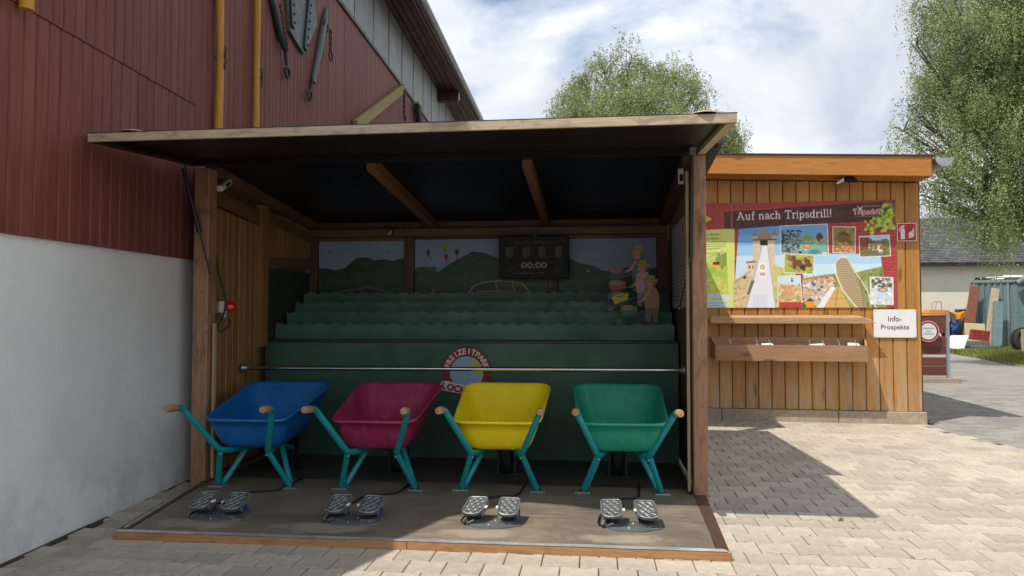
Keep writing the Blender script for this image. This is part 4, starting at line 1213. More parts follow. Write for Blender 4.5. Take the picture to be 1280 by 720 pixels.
def make_barrow(mat):
    e = empty('wheelbarrow')
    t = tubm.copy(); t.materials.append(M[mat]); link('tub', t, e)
    for s in (-1, 1):
        mb = MB()
        path = fillet([(s * .316, -.49, .674), (s * .313, -.41, .662), (s * .174, -.165, .338), (s * .145, -.07, .324), (s * .068, .30, .300), (s * .052, .60, .215)], .05, 6)
        mb.tube(path, .0215, 14); mb.build('frame_rail', M['teal'], e)
        mb = MB(); mb.tube(fillet([(s * .175, -.155, .330), (s * .268, .0, .062), (s * .252, .055, .064), (s * .125, .19, .315)], .035, 8), .0205, 14); lg = mb.build('leg', M['teal'], e)
        mb = MB(); mb.lathe([(0, .008), (.006, .007), (.008, 0)], 8, T(s * .165, -.165, .310, R(90))); mb.build('bolt', M['zinc'], lg)
        mb = MB(); mb.tube([(s * .3162, -.475, .672), (s * .3165, -.485, .6735), (s * .3185, -.53, .678), (s * .321, -.58, .682), (s * .3215, -.588, .6825)], [.0205, .0235, .0245, .0235, .019], 16); g_ = mb.build('grip', M['grip'], e)
        mb = MB(); mb.lathe([(0, .004), (.007, .003), (.008, 0)], 12, T(s * .3215, -.588, .6825, R(90))); mb.build('screw_cap', M['grip'], g_)
        mb = MB(); mb.box(s * .275 - .055, s * .275 + .055, -.035, .075, DZ + .001, DZ + .010, None, .002); mb.build('foot_plate', M['galv'], e)
        mb = MB(); mb.lathe([(.0, .012), (.024, .012), (.026, .0)], 16, T(s * .268, .012, DZ + .010)); mb.build('foot_clamp', M['black_metal'], e)
    mb = MB(); mb.tube([(-.125, .185, .322), (.125, .185, .322)], .012, 10); mb.build('cross_bar', M['teal'], e)
    mb = MB(); mb.lathe([(.045, -.022), (.09, -.034), (.135, -.043), (.163, -.036), (.172, -.015), (.172, .015), (.163, .036), (.135, .043), (.09, .034), (.045, .022)], 40, T(0, .60, DZ + .176, 0, R(90), 0)); w = mb.build('wheel', M['rubber'], e)
    mb = MB(); mb.lathe([(0, -.05), (.03, -.05), (.046, -.02), (.046, .02), (.03, .05), (0, .05)], 20, T(0, .60, DZ + .176, 0, R(90), 0)); mb.build('hub', M['black_metal'], w)
    mb = MB(); mb.box(-.075, -.055, .55, .65, DZ, DZ + .19); mb.box(.055, .075, .55, .65, DZ, DZ + .19); mb.box(-.105, -.03, .53, .67, DZ - .004, DZ + .008); mb.box(.03, .105, .53, .67, DZ - .004, DZ + .008); mb.build('axle_stand', M['black_metal'], e)
    return e
GB = 'four coloured wheelbarrows on the booth floor'
for mat, (x, y), rz, lab in (
    ('tub_blue', (-1.858, 5.225), 0, 'blue wheelbarrow with teal legs, nearest the white rendered wall'),
    ('tub_red', (-.950, 5.160), 0, 'crimson wheelbarrow with teal legs between the blue and the yellow one'),
    ('tub_yellow', (-.092, 5.120), 0, 'yellow wheelbarrow with teal legs in front of the round sign'),
    ('tub_green', (.765, 5.045), 0, 'green wheelbarrow with teal legs beside the right booth post')):
    e = make_barrow(mat); e.location = (x, y, 0); e.rotation_euler = (0, 0, -R(5.2))
    tag(e, lab, 'wheelbarrow', GB)

# ------------------------------------------------------------------ foot pedal units
def make_pedals(ra, rb):
    e = empty('foot_pedals')
    mb = MB(); mb.prism([(-.11, -.125), (-.07, -.158), (.085, -.158), (.185, -.095), (.17, .04), (-.13, .04)], 0, .008); bp = mb.build('base_plate', M['base_plate'], e)
    mb = MB()
    for x, y in ((.0, -.11), (.03, -.02), (.12, -.08)): mb.lathe([(0, .006), (.005, .005), (.007, 0)], 8, T(x, y, .008))
    mb.build('bolts', M['zinc'], bp, kind='stuff')
    for sx, rz in ((-.098, ra), (.108, rb)):
        Tm = T(sx, -.020, .096, R(15), R(2) * (1 if sx > 0 else -1), rz)
        hw, hl = .060, .098
        out = []
        for cx, cy, a0, rc in ((hw, -hl, -90, .05), (hw, hl, 0, .022), (-hw, hl, 90, .022), (-hw, -hl, 180, .05)):
            ox, oy = cx - math.copysign(rc, cx), cy - math.copysign(rc, cy)
            for k in range(6): a = R(a0 + 18 * k); out.append((ox + rc * math.cos(a), oy + rc * math.sin(a)))
        mb = MB(); mb.prism(out, -.016, -.004, Tm); pd = mb.build('pedal', M['pedal_dark'], e)
        mb = MB()                                # raised diamond grid and rim
        mb.tube([Tm @ Vector((x, y, 0)) for x, y in out + out[:1]], .0042, 6, cap=False)
        nx, ny = 3, 6
        for i in range(-1, nx + 1):
            for j in range(-1, ny + 1):
                x = -hw + (i + .5 + .5 * (j % 2)) * 2 * hw / nx; yv = -hl + (j + .5) * 2 * hl / ny
                for (dx_, dy_) in ((hw / nx, hl / ny * 2 * .5), (hw / nx, -hl / ny * 2 * .5), (-hw / nx, hl / ny), (-hw / nx, -hl / ny)):
                    p1, p2 = (x, yv), (x + dx_, yv + dy_)
                    if all(abs(q[0]) < hw - .003 and abs(q[1]) < hl - .003 and (abs(q[0]) < hw - .03 or q[1] > -hl + .03) for q in (p1, p2)):
                        mb.tube([Tm @ Vector((p1[0], p1[1], .001)), Tm @ Vector((p2[0], p2[1], .001))], .0030, 4, cap=False)
        for i in range(nx):
            for j in range(ny):
                x = -hw + (i + .5 + .5 * (j % 2)) * 2 * hw / nx; yv = -hl + (j + .5) * 2 * hl / ny
                if abs(x) < hw - .012 and abs(yv) < hl - .015:
                    mb.lathe([(0, .005), (.004, .004), (.010, .001)], 7, Tm @ T(x, yv, 0))
        mb.build('tread_grid', M['pedal'], pd)
        for q_ in (-.062, .056): mb = MB(); mb.box(q_, q_ + .006, -.05, .09, -.045, -.004, Tm); mb.build('side_flange', M['pedal'], pd)
        mb = MB(); mb.box(sx - .035, sx + .035, .02, .070, .0, .095); mb.box(sx - .045, sx + .045, -.08, .07, .0, .02); mb.build('hinge_block', M['pedal_dark'], e)
        mb = MB()
        for k in (-1, 1):
            mb.tube([(sx + (.062 if sx < 0 else -.075), -.03 + k * .012, .090), (sx + (.078 if sx < 0 else -.060), -.03 + k * .012, .090)], .0065, 8)
        mb.build('bolt_heads', M['white_paint'], e)
    mb = MB(); mb.box(.168, .174, -.04, .01, .035, .070); mb.build('blue_pad', M['blue_plastic'], e)
    mb = MB(); mb.tube([(-.155, -.11, .02), (-.135, -.09, .045), (-.12, -.06, .07)], .0055, 8); mb.lathe([(0, .012), (.009, .009), (.010, 0), (0, -.01)], 12, T(-.15, -.10, .014)); mb.tube([(-.13, -.11, .012), (-.09, -.10, .03)], .005, 8); mb.build('valve', M['pedal_dark'], e)
    mb = MB(); mb.tube(fillet([(-.14, -.10, .01), (-.175, -.05, .008), (-.17, .10, .008), (-.12, .30, .008), (-.10, .52, .008), (.10, .60, .008), (.12, .98, .008)], .06), .007, 8); mb.build('air_hose', M['cable'], e)
    return e
for (x, y), ra, rb, sh, lab in (((-1.815, 4.52), -.03, .05, 0, 'pair of ribbed metal foot pedals in front of the blue wheelbarrow, fully in shade'), ((-.962, 4.44), .02, .0, 0, 'pair of ribbed metal foot pedals in front of the crimson wheelbarrow'),
                        ((-.125, 4.39), -.14, .02, 0, 'pair of ribbed metal foot pedals in front of the yellow wheelbarrow'), ((.690, 4.325), .04, .13, 0, 'pair of ribbed metal foot pedals in front of the green wheelbarrow, rightmost and sunlit')):
    e = make_pedals(ra, rb); e.location = (x, y, DZ + .001); e.rotation_euler = (0, 0, BR)
    tag(e, lab, 'foot pedals', 'foot pedal pairs on the booth floor')
# ------------------------------------------------------------------ info kiosk
kiosk = empty('info_kiosk', HO, HR, label='low wooden kiosk with orange boards, flat roof and concrete plinth', cat='kiosk')
def kp(mb, name, mat, parent=None, **k): return mb.build(name, M[mat], parent or kiosk, **k)
def zs(x): return 2.83 - .04 * x                 # soffit height, falling to the right
edges = [0.0, -.98, -2.32, -3.3, -4.2]
for a, b in zip(edges[1:], edges[:-1]):
    mb = MB(); mb.box(a + .004, b - .002, 0, .22, -.1, .142, None, .006); kp(mb, 'plinth_block', 'plinth')
mb = MB(); mb.box(-4.2, -.02, .062, .10, .10, 3.0); mb.box(-.07, -.052, .05, 3.2, .1, 2.85); mb.box(-4.2, -.02, 3.15, 3.2, -.1, 3.0); kp(mb, 'inner_wall', 'darkpost_z')
mb = MB(); mb.box(-.20, -.03, .22, 3.2, -.1, .142); kp(mb, 'plinth_block', 'plinth')
x = -.045; i = 0
while x > -4.2:
    w = .153; h = zs(x - w / 2) - .150
    mb = MB(); a = w / 2 - .0035
    mb.prism([(-a, .030), (-a, .008), (-a + .007, 0), (a - .007, 0), (a, .008), (a, .030)][::-1], 0, h)
    o = kp(mb, 'plank', 'hut_plank'); o.location = (x - w / 2, .030 + random.uniform(-.002, .002), .148)
    x -= w; i += 1
y = .07
while y < 3.1:
    mb = MB(); mb.prism([(-.05, -.073), (-.02, -.073), (-.02, .073), (-.05, .073)], 0, zs(0) - .15); o = kp(mb, 'plank', 'hut_plank'); o.location = (0, y + .073, .148); y += .153
mb = MB(); mb.box(-.075, -.046, .026, .064, .148, zs(-.06) - .002, None, .003); kp(mb, 'corner_post', 'hut_plank')
def hs(x0, x1, y0, y1, d0, d1, name, mat):
    mb = MB(); mb.hexa([(x0, y0, zs(x0) + d0), (x1, y0, zs(x1) + d0), (x1, y1, zs(x1) + d0), (x0, y1, zs(x0) + d0), (x0, y0, zs(x0) + d1), (x1, y0, zs(x1) + d1), (x1, y1, zs(x1) + d1), (x0, y1, zs(x0) + d1)])
    return kp(mb, name, mat)
for k in range(3): hs(-4.4, -.034, -.278 + k * .104, -.278 + k * .104 + .099, .030 - k * .008, .050 - k * .008, 'soffit_board', 'hut_fascia')
hs(-4.4, -.030, -.305, -.280, .022, .245, 'fascia_board', 'hut_fascia')
hs(-.032, -.008, -.279, 3.2, .022, .245, 'side_fascia', 'hut_fascia')
hs(-4.5, .0, -.320, 3.3, .247, .262, 'roof_sheet', 'trim_brown')
hs(-4.4, -.06, -.27, 3.1, .10, .24, 'roof_core', 'darkpost_z')
mb = MB(); pr = [(.095 * math.cos(t), -.095 * math.sin(t)) for t in [math.pi * i / 12 for i in range(13)]]; pi_ = [(-.089 * math.cos(t), -.089 * math.sin(t)) for t in [math.pi * i / 12 for i in range(13)]]
pp = pr + pi_; q = len(pp)
vs = [(.10 + a, -.33, 3.05 + b) for a, b in pp] + [(.10 + a, 3.2, 3.03 + b) for a, b in pp]
mb.add(vs, [(i, (i + 1) % q, q + (i + 1) % q, q + i) for i in range(q)], smooth=True)
mb.add([(.10 + a, -.331, 3.05 + b) for a, b in pr] + [(.10 + a, -.327, 3.05 + b) for a, b in pr], [tuple(range(13))[::-1], tuple(range(13, 26))])
kp(mb, 'gutter', 'zinc')
hs(-4.4, -2.98, -1.71, -.335, .105, .145, 'shade_caster_sheet', 'trim_brown')  # unseen canopy with posts, added to cast the slanting shadow on the kiosk wall
for y0_ in (-1.69, -1.0): hs(-4.38, -3.0, y0_, y0_ + .06, .02, .102, 'shade_caster_beam', 'hut_fascia')
mb = MB(); mb.box(-4.36, -4.26, -1.68, -1.58, -.02, 2.96); kp(mb, 'shade_caster_post', 'hut_plank')
mb = MB(); mb.box(-3.14, -3.04, -1.68, -1.58, -.02, 2.95); kp(mb, 'shade_caster_post', 'hut_plank')
def kthing(name, loc, rz=0.0, **k): return empty(name, FH @ Vector(loc), HR + rz, **k)
e = kthing('flood_light', (-.93, -.17, 2.885), label='small dark flood light under the kiosk eave above the poster', cat='lamp')
mb = MB(); mb.box(-.02, .13, -.07, .06, -.055, -.012, T(0, 0, 0, R(14)), .006); mb.build('housing', M['screen_case'], e)
mb = MB(); mb.hexa([(-.10, -.07, -.09), (-.02, -.07, -.062), (-.02, .05, -.05), (-.10, .05, -.078), (-.10, -.07, -.072), (-.02, -.07, -.014), (-.02, .05, -.012), (-.10, .05, -.066)]); mb.build('lamp_head', M['zinc'], e)
mb = MB(); mb.box(.03, .08, -.02, .02, -.02, .012); mb.build('bracket', M['black_metal'], e)

# poster (canvas unit = 1 cm as seen, 2.57 m wide)
P = Paint(852, 250, 1122, 385, 480, 2, (.66, .20, .20))
for j in range(34):                               # brickwork
    y = 250 + j * 4.1; P.line([(852, y), (1122, y)], .5, (.78, .42, .38), .7)
    for i in range(34):
        x = 852 + i * 8.4 + (4.2 if j % 2 else 0); P.line([(x, y), (x, y + 4.1)], .5, (.76, .42, .38), .6)
P.speckle(P.X > 0, [(.52, .12, .13), (.74, .28, .25)], 500, .8, 2.4, .35)
P.poly([(862, 263), (893, 262), (906, 270), (893, 278), (862, 278)], (.25, .18, .05)); P.poly([(862, 264), (893, 263), (904, 270), (893, 277), (862, 277)], (.86, .72, .10))
P.text('noch', 887, 267.2, 4.4, (.25, .2, .05), width=13); P.text('hin?', 884.5, 273.4, 4.4, (.25, .2, .05), width=10)
P.poly([(862, 285), (931, 283), (930, 386), (862, 386)], (.86, .88, .48))
P.text('Freizeit f\u00fcr Familien,', 884, 290, 3.6, (.18, .28, .2), width=60); P.text('Vereine und Betriebe', 884, 295, 3.6, (.18, .28, .2), width=56)
for k, (a, b) in enumerate(((886, 921), (886, 920), (889, 918), (888, 913))): P.line([(a, 300 + k * 3), (b, 299.6 + k * 3)], .9, (.45, .52, .36), .8)
P.poly([(862, 316), (921, 312), (923, 374), (862, 378)], (.72, .80, .32)); m = P.inside([(862, 316), (921, 312), (923, 374), (862, 378)])
P.speckle(m, [(.82, .86, .42), (.60, .72, .25), (.88, .90, .55)], 220, 1, 5, .45); P.speckle(m, [(.55, .68, .86), (.9, .9, .95), (.4, .55, .8)], 26, 1.2, 2.2, .9); P.speckle(m, [(.85, .25, .2), (.9, .5, .2)], 16, .6, 1.2, .9)
P.poly([(906, 322), (921, 313), (921, 330), (915, 336)], (.50, .64, .22))
for k, c in enumerate(((.12, .12, .1), (.8, .12, .12), (.9, .75, .15))): P.rect(904, 326 + k * 2, 912, 328 + k * 2, c)
for p in ([(866, 330), (885, 350), (905, 352), (922, 365)], [(885, 316), (890, 340), (880, 378)], [(915, 312), (912, 345), (921, 355)]): P.line(p, .8, (.9, .62, .35), .8)
P.poly([(862, 330), (874, 345), (893, 386), (862, 386)], (.58, .66, .52), .6); P.rect(897, 366, 913, 373, (.80, .82, .90)); P.rect(914, 368, 926, 374, (.88, .84, .88))
P.rect(893, 376, 922, 384, (.76, .86, .92)); P.line([(896, 379), (920, 379)], .9, (.3, .5, .75), .7); P.line([(896, 382), (912, 382)], .9, (.3, .5, .75), .7)
# tower with slide
Q = [(934, 282), (984, 278), (992, 278), (1003, 386), (929, 386)]
m = P.poly([(936, 282), (1004, 278), (1004, 386), (928, 386)], (.62, .80, .94)); sky_ = (P.Y < 305) & m; P.put(sky_, (.38, .62, .88), .5); P.put(m & (P.Y < 292), (.25, .5, .8), .35); P.put(m & (P.Y > 318), (.86, .93, .97), .75)
st = [(.86, .78, .62), (.78, .66, .48), (.92, .86, .72)]
m = P.poly([(954, 296), (979, 296), (980, 386), (950, 386)], (.86, .78, .64)); P.speckle(m, st, 160, .6, 1.6, .6)
m = P.poly([(929, 350), (940, 344), (952, 330), (954, 386), (928, 386)], (.84, .75, .56)); P.speckle(m, st + [(.6, .5, .35)], 140, .6, 1.6, .6)
m = P.poly([(978, 330), (1003, 340), (1003, 386), (978, 386)], (.80, .78, .45)); P.speckle(m, st + [(.45, .5, .2)], 90, .6, 1.8, .6)
P.poly([(956, 297), (967, 284), (979, 297)], (.66, .55, .42)); P.poly([(952, 293), (956, 284), (960, 293)], (.62, .52, .42)); P.poly([(976, 293), (979.5, 284), (983, 293)], (.62, .52, .42))
P.rect(953, 293, 959, 300, (.80, .74, .64)); P.rect(976, 293, 982, 300, (.80, .74, .64)); P.rect(953, 297, 982, 299, (.45, .38, .3)); P.rect(962, 299, 971, 305, (.13, .11, .10))
P.poly([(945, 326), (956, 324.6), (956.5, 327), (944, 328)], (.52, .38, .30)); P.rect(945, 328, 955, 344, (.88, .82, .70)); P.rect(948, 331, 950, 335, (.3, .26, .24)); P.rect(952, 331, 953.6, 335, (.3, .26, .24)); P.disc(942.5, 346, 2.1, (.24, .18, .14)); P.line([(930, 352), (944, 343), (950, 338)], 1.0, (.62, .5, .38))
P.poly([(964, 306), (971, 306), (980, 386), (944, 386)], (.90, .91, .93)); P.line([(964, 306), (944, 386)], 1.5, (.72, .72, .74)); P.line([(971, 306), (980, 386)], 1.5, (.74, .70, .66)); P.poly([(951, 350), (955, 350), (948, 368), (945, 368)], (.42, .40, .36))
P.rect(960, 328, 969, 346, (.96, .96, .95)); P.disc(964.5, 333, 2.9, (.85, .30, .22)); P.disc(964.5, 333, 2.0, (.95, .92, .9)); P.line([(962.8, 331.2), (966.2, 334.8)], .8, (.85, .3, .2)); P.rect(961, 340, 968, 344, (.8, .4, .3), .6)
P.rect(952, 368, 970, 386, (.78, .83, .90), .5)
# big photo: wooden coaster
Qb = [(1013, 345), (1026, 314), (1108, 322), (1112, 386), (1012, 386)]
m = P.poly([(1013, 316), (1104, 318), (1110, 386), (1012, 386)], (.80, .91, .97)); P.put(m & (P.Y < 330), (.62, .80, .94), .6)
m2 = P.poly([(1012, 348), (1040, 343), (1075, 341), (1106, 333), (1110, 386), (1012, 386)], (.55, .60, .32)); P.speckle(m2, [(.30, .40, .18), (.70, .70, .40), (.40, .46, .24)], 180, .8, 2.2, .6)
m = P.poly([(1012, 350), (1046, 345), (1052, 352), (1040, 386), (1012, 386)], (.80, .74, .62)); P.speckle(m, [(.85, .45, .30), (.2, .35, .65), (.15, .35, .2), (.9, .85, .8), (.85, .6, .45), (.92, .92, .94)], 110, .8, 2.4, .9)
for k in range(9): P.line([(1015 + k * 3.6, 354), (1013 + k * 4.2, 344 + k % 3)], 1.1, (.86, .52, .36))
P.rect(1016, 377, 1026, 386, (.95, .58, .15), .9); P.poly([(1028, 386), (1046, 358), (1051, 360), (1040, 386)], (.93, .93, .95))
P.poly([(1052, 358), (1056, 358), (1068, 386), (1036, 386), (1050, 362)], (.84, .68, .38)); P.line([(1054, 358), (1050, 386)], .7, (.6, .42, .2)); P.line([(1048, 366), (1060, 366)], .5, (.65, .5, .25)); P.line([(1044, 374), (1062, 374)], .5, (.65, .5, .25))
m = P.inside([(1051, 330), (1054, 324), (1060, 321.5), (1066, 324), (1072, 338), (1077, 352), (1088, 386), (1070, 386), (1060, 364), (1052, 345)]); P.put(m, (.72, .64, .50))
for k in range(22): P.line([(1050 + k * .9, 326 + k * 2.8), (1068 + k * 1.0, 324 + k * 2.9)], .5, (.46, .38, .28), .8)
P.line([(1064, 321.5), (1057, 321), (1051, 328), (1052, 344), (1059, 363), (1076, 386)], 1.5, (.93, .90, .84)); P.line([(1066, 324), (1074, 340), (1082, 352), (1098, 386)], 1.6, (.88, .82, .72)); P.line([(1080, 350), (1084, 386)], 1.2, (.55, .46, .36)); P.line([(1086, 352), (1092, 386)], 1.2, (.84, .78, .68))
def photo(q, base, cols, n, skyc=None, r=(.8, 2.4)):
    c = np.mean(q, 0); big = [tuple(c + (np.array(p) - c) * 1.0 + np.sign(np.array(p) - c) * .9) for p in q]
    P.poly(big, (.93, .92, .88)); mm = P.poly(q, base)
    if skyc is not None: P.put(mm & (P.Y < skyc[0]), skyc[1])
    lowm = mm if skyc is None else mm & (P.Y > skyc[0] - 2)
    P.speckle(lowm, cols, n, r[0], r[1], .75); return mm
mm = photo([(986.5, 281), (1042, 279.5), (1043, 318), (987.5, 317)], (.50, .66, .62), [(.55, .70, .70), (.8, .85, .8), (.45, .6, .4)], 60, (296, (.45, .66, .88)))
P.speckle(mm & (P.X < 1012) & (P.Y > 286), [(.22, .28, .30), (.35, .42, .45), (.62, .66, .66), (.18, .22, .22)], 200, .7, 1.8, .9); P.disc(1019, 297, 6, (.50, .64, .28), 1, 4.5); P.disc(1033, 296, 4, (.36, .26, .22), 1, 6); P.speckle(mm & (P.Y > 298) & (P.Y < 305) & (P.X > 1014), [(.6, .68, .4), (.85, .8, .6), (.4, .5, .3)], 50, .6, 1.4, .8)
P.rect(1010, 304, 1041, 311, (.52, .74, .68), .5); P.disc(1018, 308, 4.4, (.86, .50, .34), 1, 2.8); P.disc(1018, 306.6, 2.4, (.85, .78, .4), 1, 1.4); P.disc(1027, 314, 6, (.12, .58, .66), 1, 2.3); P.disc(1039, 316, 4, (.9, .92, .92), .8, 1.4)
photo([(1049.5, 283.2), (1075, 284), (1074, 316), (1049, 315)], (.52, .50, .26), [(.34, .40, .16), (.62, .60, .34), (.70, .50, .30)], 90); P.poly([(1053, 294), (1062, 288), (1071, 295)], (.42, .28, .16)); P.rect(1055, 295, 1069, 302, (.50, .36, .20)); P.speckle((P.X > 1050) & (P.X < 1073) & (P.Y > 303) & (P.Y < 315), [(.84, .55, .36), (.72, .42, .25), (.9, .7, .5)], 60, .7, 1.8, .9)
photo([(1080, 296), (1114, 294.5), (1115, 320), (1080.5, 321)], (.44, .50, .26), [(.5, .56, .3), (.62, .5, .3), (.36, .38, .2)], 60, (301, (.72, .82, .92))); P.poly([(1080, 297), (1092, 297), (1090, 312), (1080, 314)], (.52, .26, .18)); P.speckle((P.X > 1090) & (P.X < 1107) & (P.Y > 305) & (P.Y < 314), [(.86, .22, .22), (.92, .85, .8)], 40, .6, 1.4, .95); P.disc(1104, 315, 3, (.95, .95, .95), 1, 2.6); P.rect(1081, 314, 1112, 319, (.45, .38, .34), .6)
photo([(991.5, 316.5), (1026, 319), (1024.5, 342), (990.5, 339.5)], (.70, .72, .34), [(.62, .66, .28), (.80, .78, .42), (.5, .56, .22)], 110)
for x, y, rx, ry in ((1000, 322, 5, 3.4), (1006, 328, 6, 4), (1012, 332, 5, 3), (1018, 326, 4, 3), (1020, 331, 4, 3), (1003, 333, 2, 4), (1014, 336, 2, 3)): P.disc(x, y, rx, (.48, .26, .15), 1, ry)
P.disc(998, 321, 2.4, (.66, .36, .2)); P.disc(1012, 334, 3.4, (.24, .16, .12), 1, 2.4); P.disc(1016, 322.5, 2, (.6, .34, .2))
photo([(983, 346), (1009, 344.5), (1011, 378.5), (983, 379.5)], (.78, .72, .48), [(.85, .55, .35), (.6, .64, .36), (.88, .78, .6), (.92, .88, .8)], 130, (356, (.80, .90, .96))); P.disc(995, 366, 8, (.86, .60, .44), .7, 6); P.poly([(998.4, 352), (999.6, 345), (1000.8, 352)], (.15, .2, .2)); P.rect(984, 378, 1011, 386, (.72, .24, .2))
photo([(1092, 347), (1117.5, 348), (1117, 381), (1092, 380)], (.80, .84, .88), [(.90, .93, .96), (.68, .76, .82), (.96, .96, .97)], 90); P.speckle((P.X > 1093) & (P.X < 1117) & (P.Y > 348) & (P.Y < 360), [(.22, .22, .14), (.42, .40, .25), (.6, .55, .45)], 70, .8, 2, .9); P.disc(1106, 363, 6, (.62, .50, .42), .9, 3); P.disc(1106, 363, 3.4, (.85, .78, .72), .9, 1.6)
# title board
P.poly([(918, 261.5), (1112, 251.5), (1112, 276.5), (1060, 278), (990, 280), (935, 283.5), (919, 283)], (.27, .13, .11)); m = P.inside([(918, 261.5), (1112, 251.5), (1112, 276.5), (990, 280), (919, 283)])
for k in range(26):
    y = 253 + k * 1.2; P.put(m & (abs(P.Y - (y + (1020 - P.X) * .03 + .6 * np.sin(P.X / 9 + k))) < .25), (.40, .22, .18), .7)
P.rect(926.5, 251, 929, 284, (.55, .36, .30)); P.rect(918, 258, 921, 262, (.66, .2, .2)); P.line([(1108, 252), (1108, 278)], 1.6, (.5, .32, .28))
def slab_glyph(ch, x, y, s, c, w):
    """slab-serif letters drawn with strokes; y is the baseline, s the cap height; returns the advance"""
    X = lambda u: x + u * s
    Y = lambda v: y - v * s
    st_, se = w, w * .62
    def L(*p, t=st_): P.line([(X(a), Y(b)) for a, b in p], t, c)
    def arc(cx, cy, rx, ry, a0, a1, t=st_): L(*[(cx + rx * math.cos(R(a)), cy + ry * math.sin(R(a))) for a in np.linspace(a0, a1, 16)], t=t)
    if ch == 'A': L((.08, 0), (.42, 1), (.78, 0)); L((.22, .36), (.64, .36), t=se); L((-.04, 0), (.22, 0), t=se); L((.62, 0), (.92, 0), t=se); L((.28, 1), (.44, 1), t=se); return .98
    if ch == 'u': L((.12, .66), (.12, .2)); arc(.30, .2, .18, .2, 180, 300); L((.50, .66), (.50, 0)); L((0, .66), (.14, .66), t=se); L((.38, .66), (.52, .66), t=se); L((.50, 0), (.64, 0), t=se); return .72
    if ch == 'f': L((.20, 0), (.20, .8)); arc(.36, .82, .16, .18, 180, 60); L((.04, .64), (.42, .64), t=se); L((.06, 0), (.38, 0), t=se); return .50
    if ch == 'n': L((.12, .66), (.12, 0)); arc(.32, .42, .19, .24, 160, 0); L((.51, .42), (.51, 0)); L((0, .66), (.14, .66), t=se); L((0, 0), (.24, 0), t=se); L((.40, 0), (.64, 0), t=se); return .72
    if ch == 'a': arc(.26, .46, .20, .20, 150, 0); L((.46, .46), (.46, .04)); L((.46, 0), (.60, 0), t=se); arc(.27, .19, .19, .18, 0, 360); return .64
    if ch == 'c': arc(.30, .33, .25, .33, 50, 320); return .62
    if ch == 'h': L((.12, 1), (.12, 0)); arc(.32, .42, .19, .24, 160, 0); L((.51, .42), (.51, 0)); L((0, 1), (.14, 1), t=se); L((0, 0), (.24, 0), t=se); L((.40, 0), (.64, 0), t=se); return .72
    if ch == 'T': L((.42, 0), (.42, 1)); L((.04, 1), (.80, 1), t=se * 1.15); L((.05, 1), (.05, .80), t=se); L((.79, 1), (.79, .80), t=se); L((.26, 0), (.58, 0), t=se); return .86
    if ch == 'r': L((.14, .66), (.14, 0)); arc(.34, .42, .20, .24, 160, 60); L((0, .66), (.16, .66), t=se); L((0, 0), (.30, 0), t=se); return .52
    if ch == 'i': L((.14, .66), (.14, 0)); L((.0, .66), (.16, .66), t=se); L((0, 0), (.28, 0), t=se); P.disc(X(.14), Y(.92), w * .62, c); return .36
    if ch == 'p': L((.12, .66), (.12, -.30)); arc(.34, .33, .21, .31, 0, 360); L((0, .66), (.14, .66), t=se); L((0, -.30), (.26, -.30), t=se); return .68
    if ch == 's': arc(.25, .49, .17, .16, 30, 250); arc(.25, .17, .19, .17, 80, -150); return .54
    if ch == 'd': L((.52, 1), (.52, 0)); arc(.29, .33, .22, .31, 0, 360); L((.40, 1), (.54, 1), t=se); L((.52, 0), (.66, 0), t=se); return .74
    if ch == 'l': L((.14, 1), (.14, 0)); L((.02, 1), (.16, 1), t=se); L((0, 0), (.28, 0), t=se); return .36
    if ch == '!': L((.12, 1), (.12, .32)); P.disc(X(.12), Y(.05), w * .6, c); return .3
    return .42
xx = 934.5
for ch in 'Auf nach Tripsdrill!':
    base = 271.8 - (xx - 934) * .016
    xx += slab_glyph(ch, xx, base, 9.6, (.90, .87, .84), 1.35) * 9.6 * 1.045
P.text('Tripsdrill', 1089.5, 265.5, 8.6, (.90, .88, .88), width=33, bold=.7); P.text('Tripsdrill', 1089.5, 265.5, 8.0, (.70, .10, .16), width=31.5, bold=.12)
P.line([(1078, 257), (1081, 261), (1084, 257)], .9, (.88, .88, .86)); P.disc(1081, 260.5, 1.6, (.85, .85, .83)); P.text('Erlebnispark', 1095, 257.3, 1.9, (.80, .76, .74), width=18)
P.line([(1076, 270.5), (1103, 270)], 1.0, (.45, .5, .42), .8)
m = P.inside([(1086, 275), (1098, 270), (1106, 256), (1122, 250), (1122, 288), (1108, 290), (1100, 286), (1088, 292)]); P.put(m & (P.X > 1108) & (P.Y < 262), (.28, .30, .16), .8); P.speckle(m & (P.Y > 262), [(.35, .42, .16), (.3, .25, .15)], 60, .8, 1.8, .5)
for _ in range(75):
    x, y = P.r.uniform(1086, 1120), P.r.uniform(255, 292)
    if not P.inside([(1084, 276), (1100, 272), (1108, 254), (1122, 252), (1122, 290), (1086, 294)])[int((y - 250) / 135 * P.X.shape[0]) % P.X.shape[0], int((x - 852) / 270 * P.X.shape[1]) % P.X.shape[1]]: continue
    c = [(.62, .76, .22), (.50, .66, .16), (.74, .82, .34)][P.r.integers(3)]; a = P.r.uniform(0, 6.28); r = P.r.uniform(2.2, 3.9)
    P.poly([(x + r * (1 if k % 2 else .55) * math.cos(a + k * .628), y + r * (1 if k % 2 else .55) * math.sin(a + k * .628)) for k in range(10)], c)
po = link('park_poster', P.mesh('park_poster', 2.60, 1.275, M['print'], .006, gain=1.0), None, FH @ Vector((-2.905, -.004 + .02, 1.362)), (0, 0, HR))
tag(po, 'wide printed park poster with brick border, slide tower and coaster photos on the kiosk wall', 'poster')
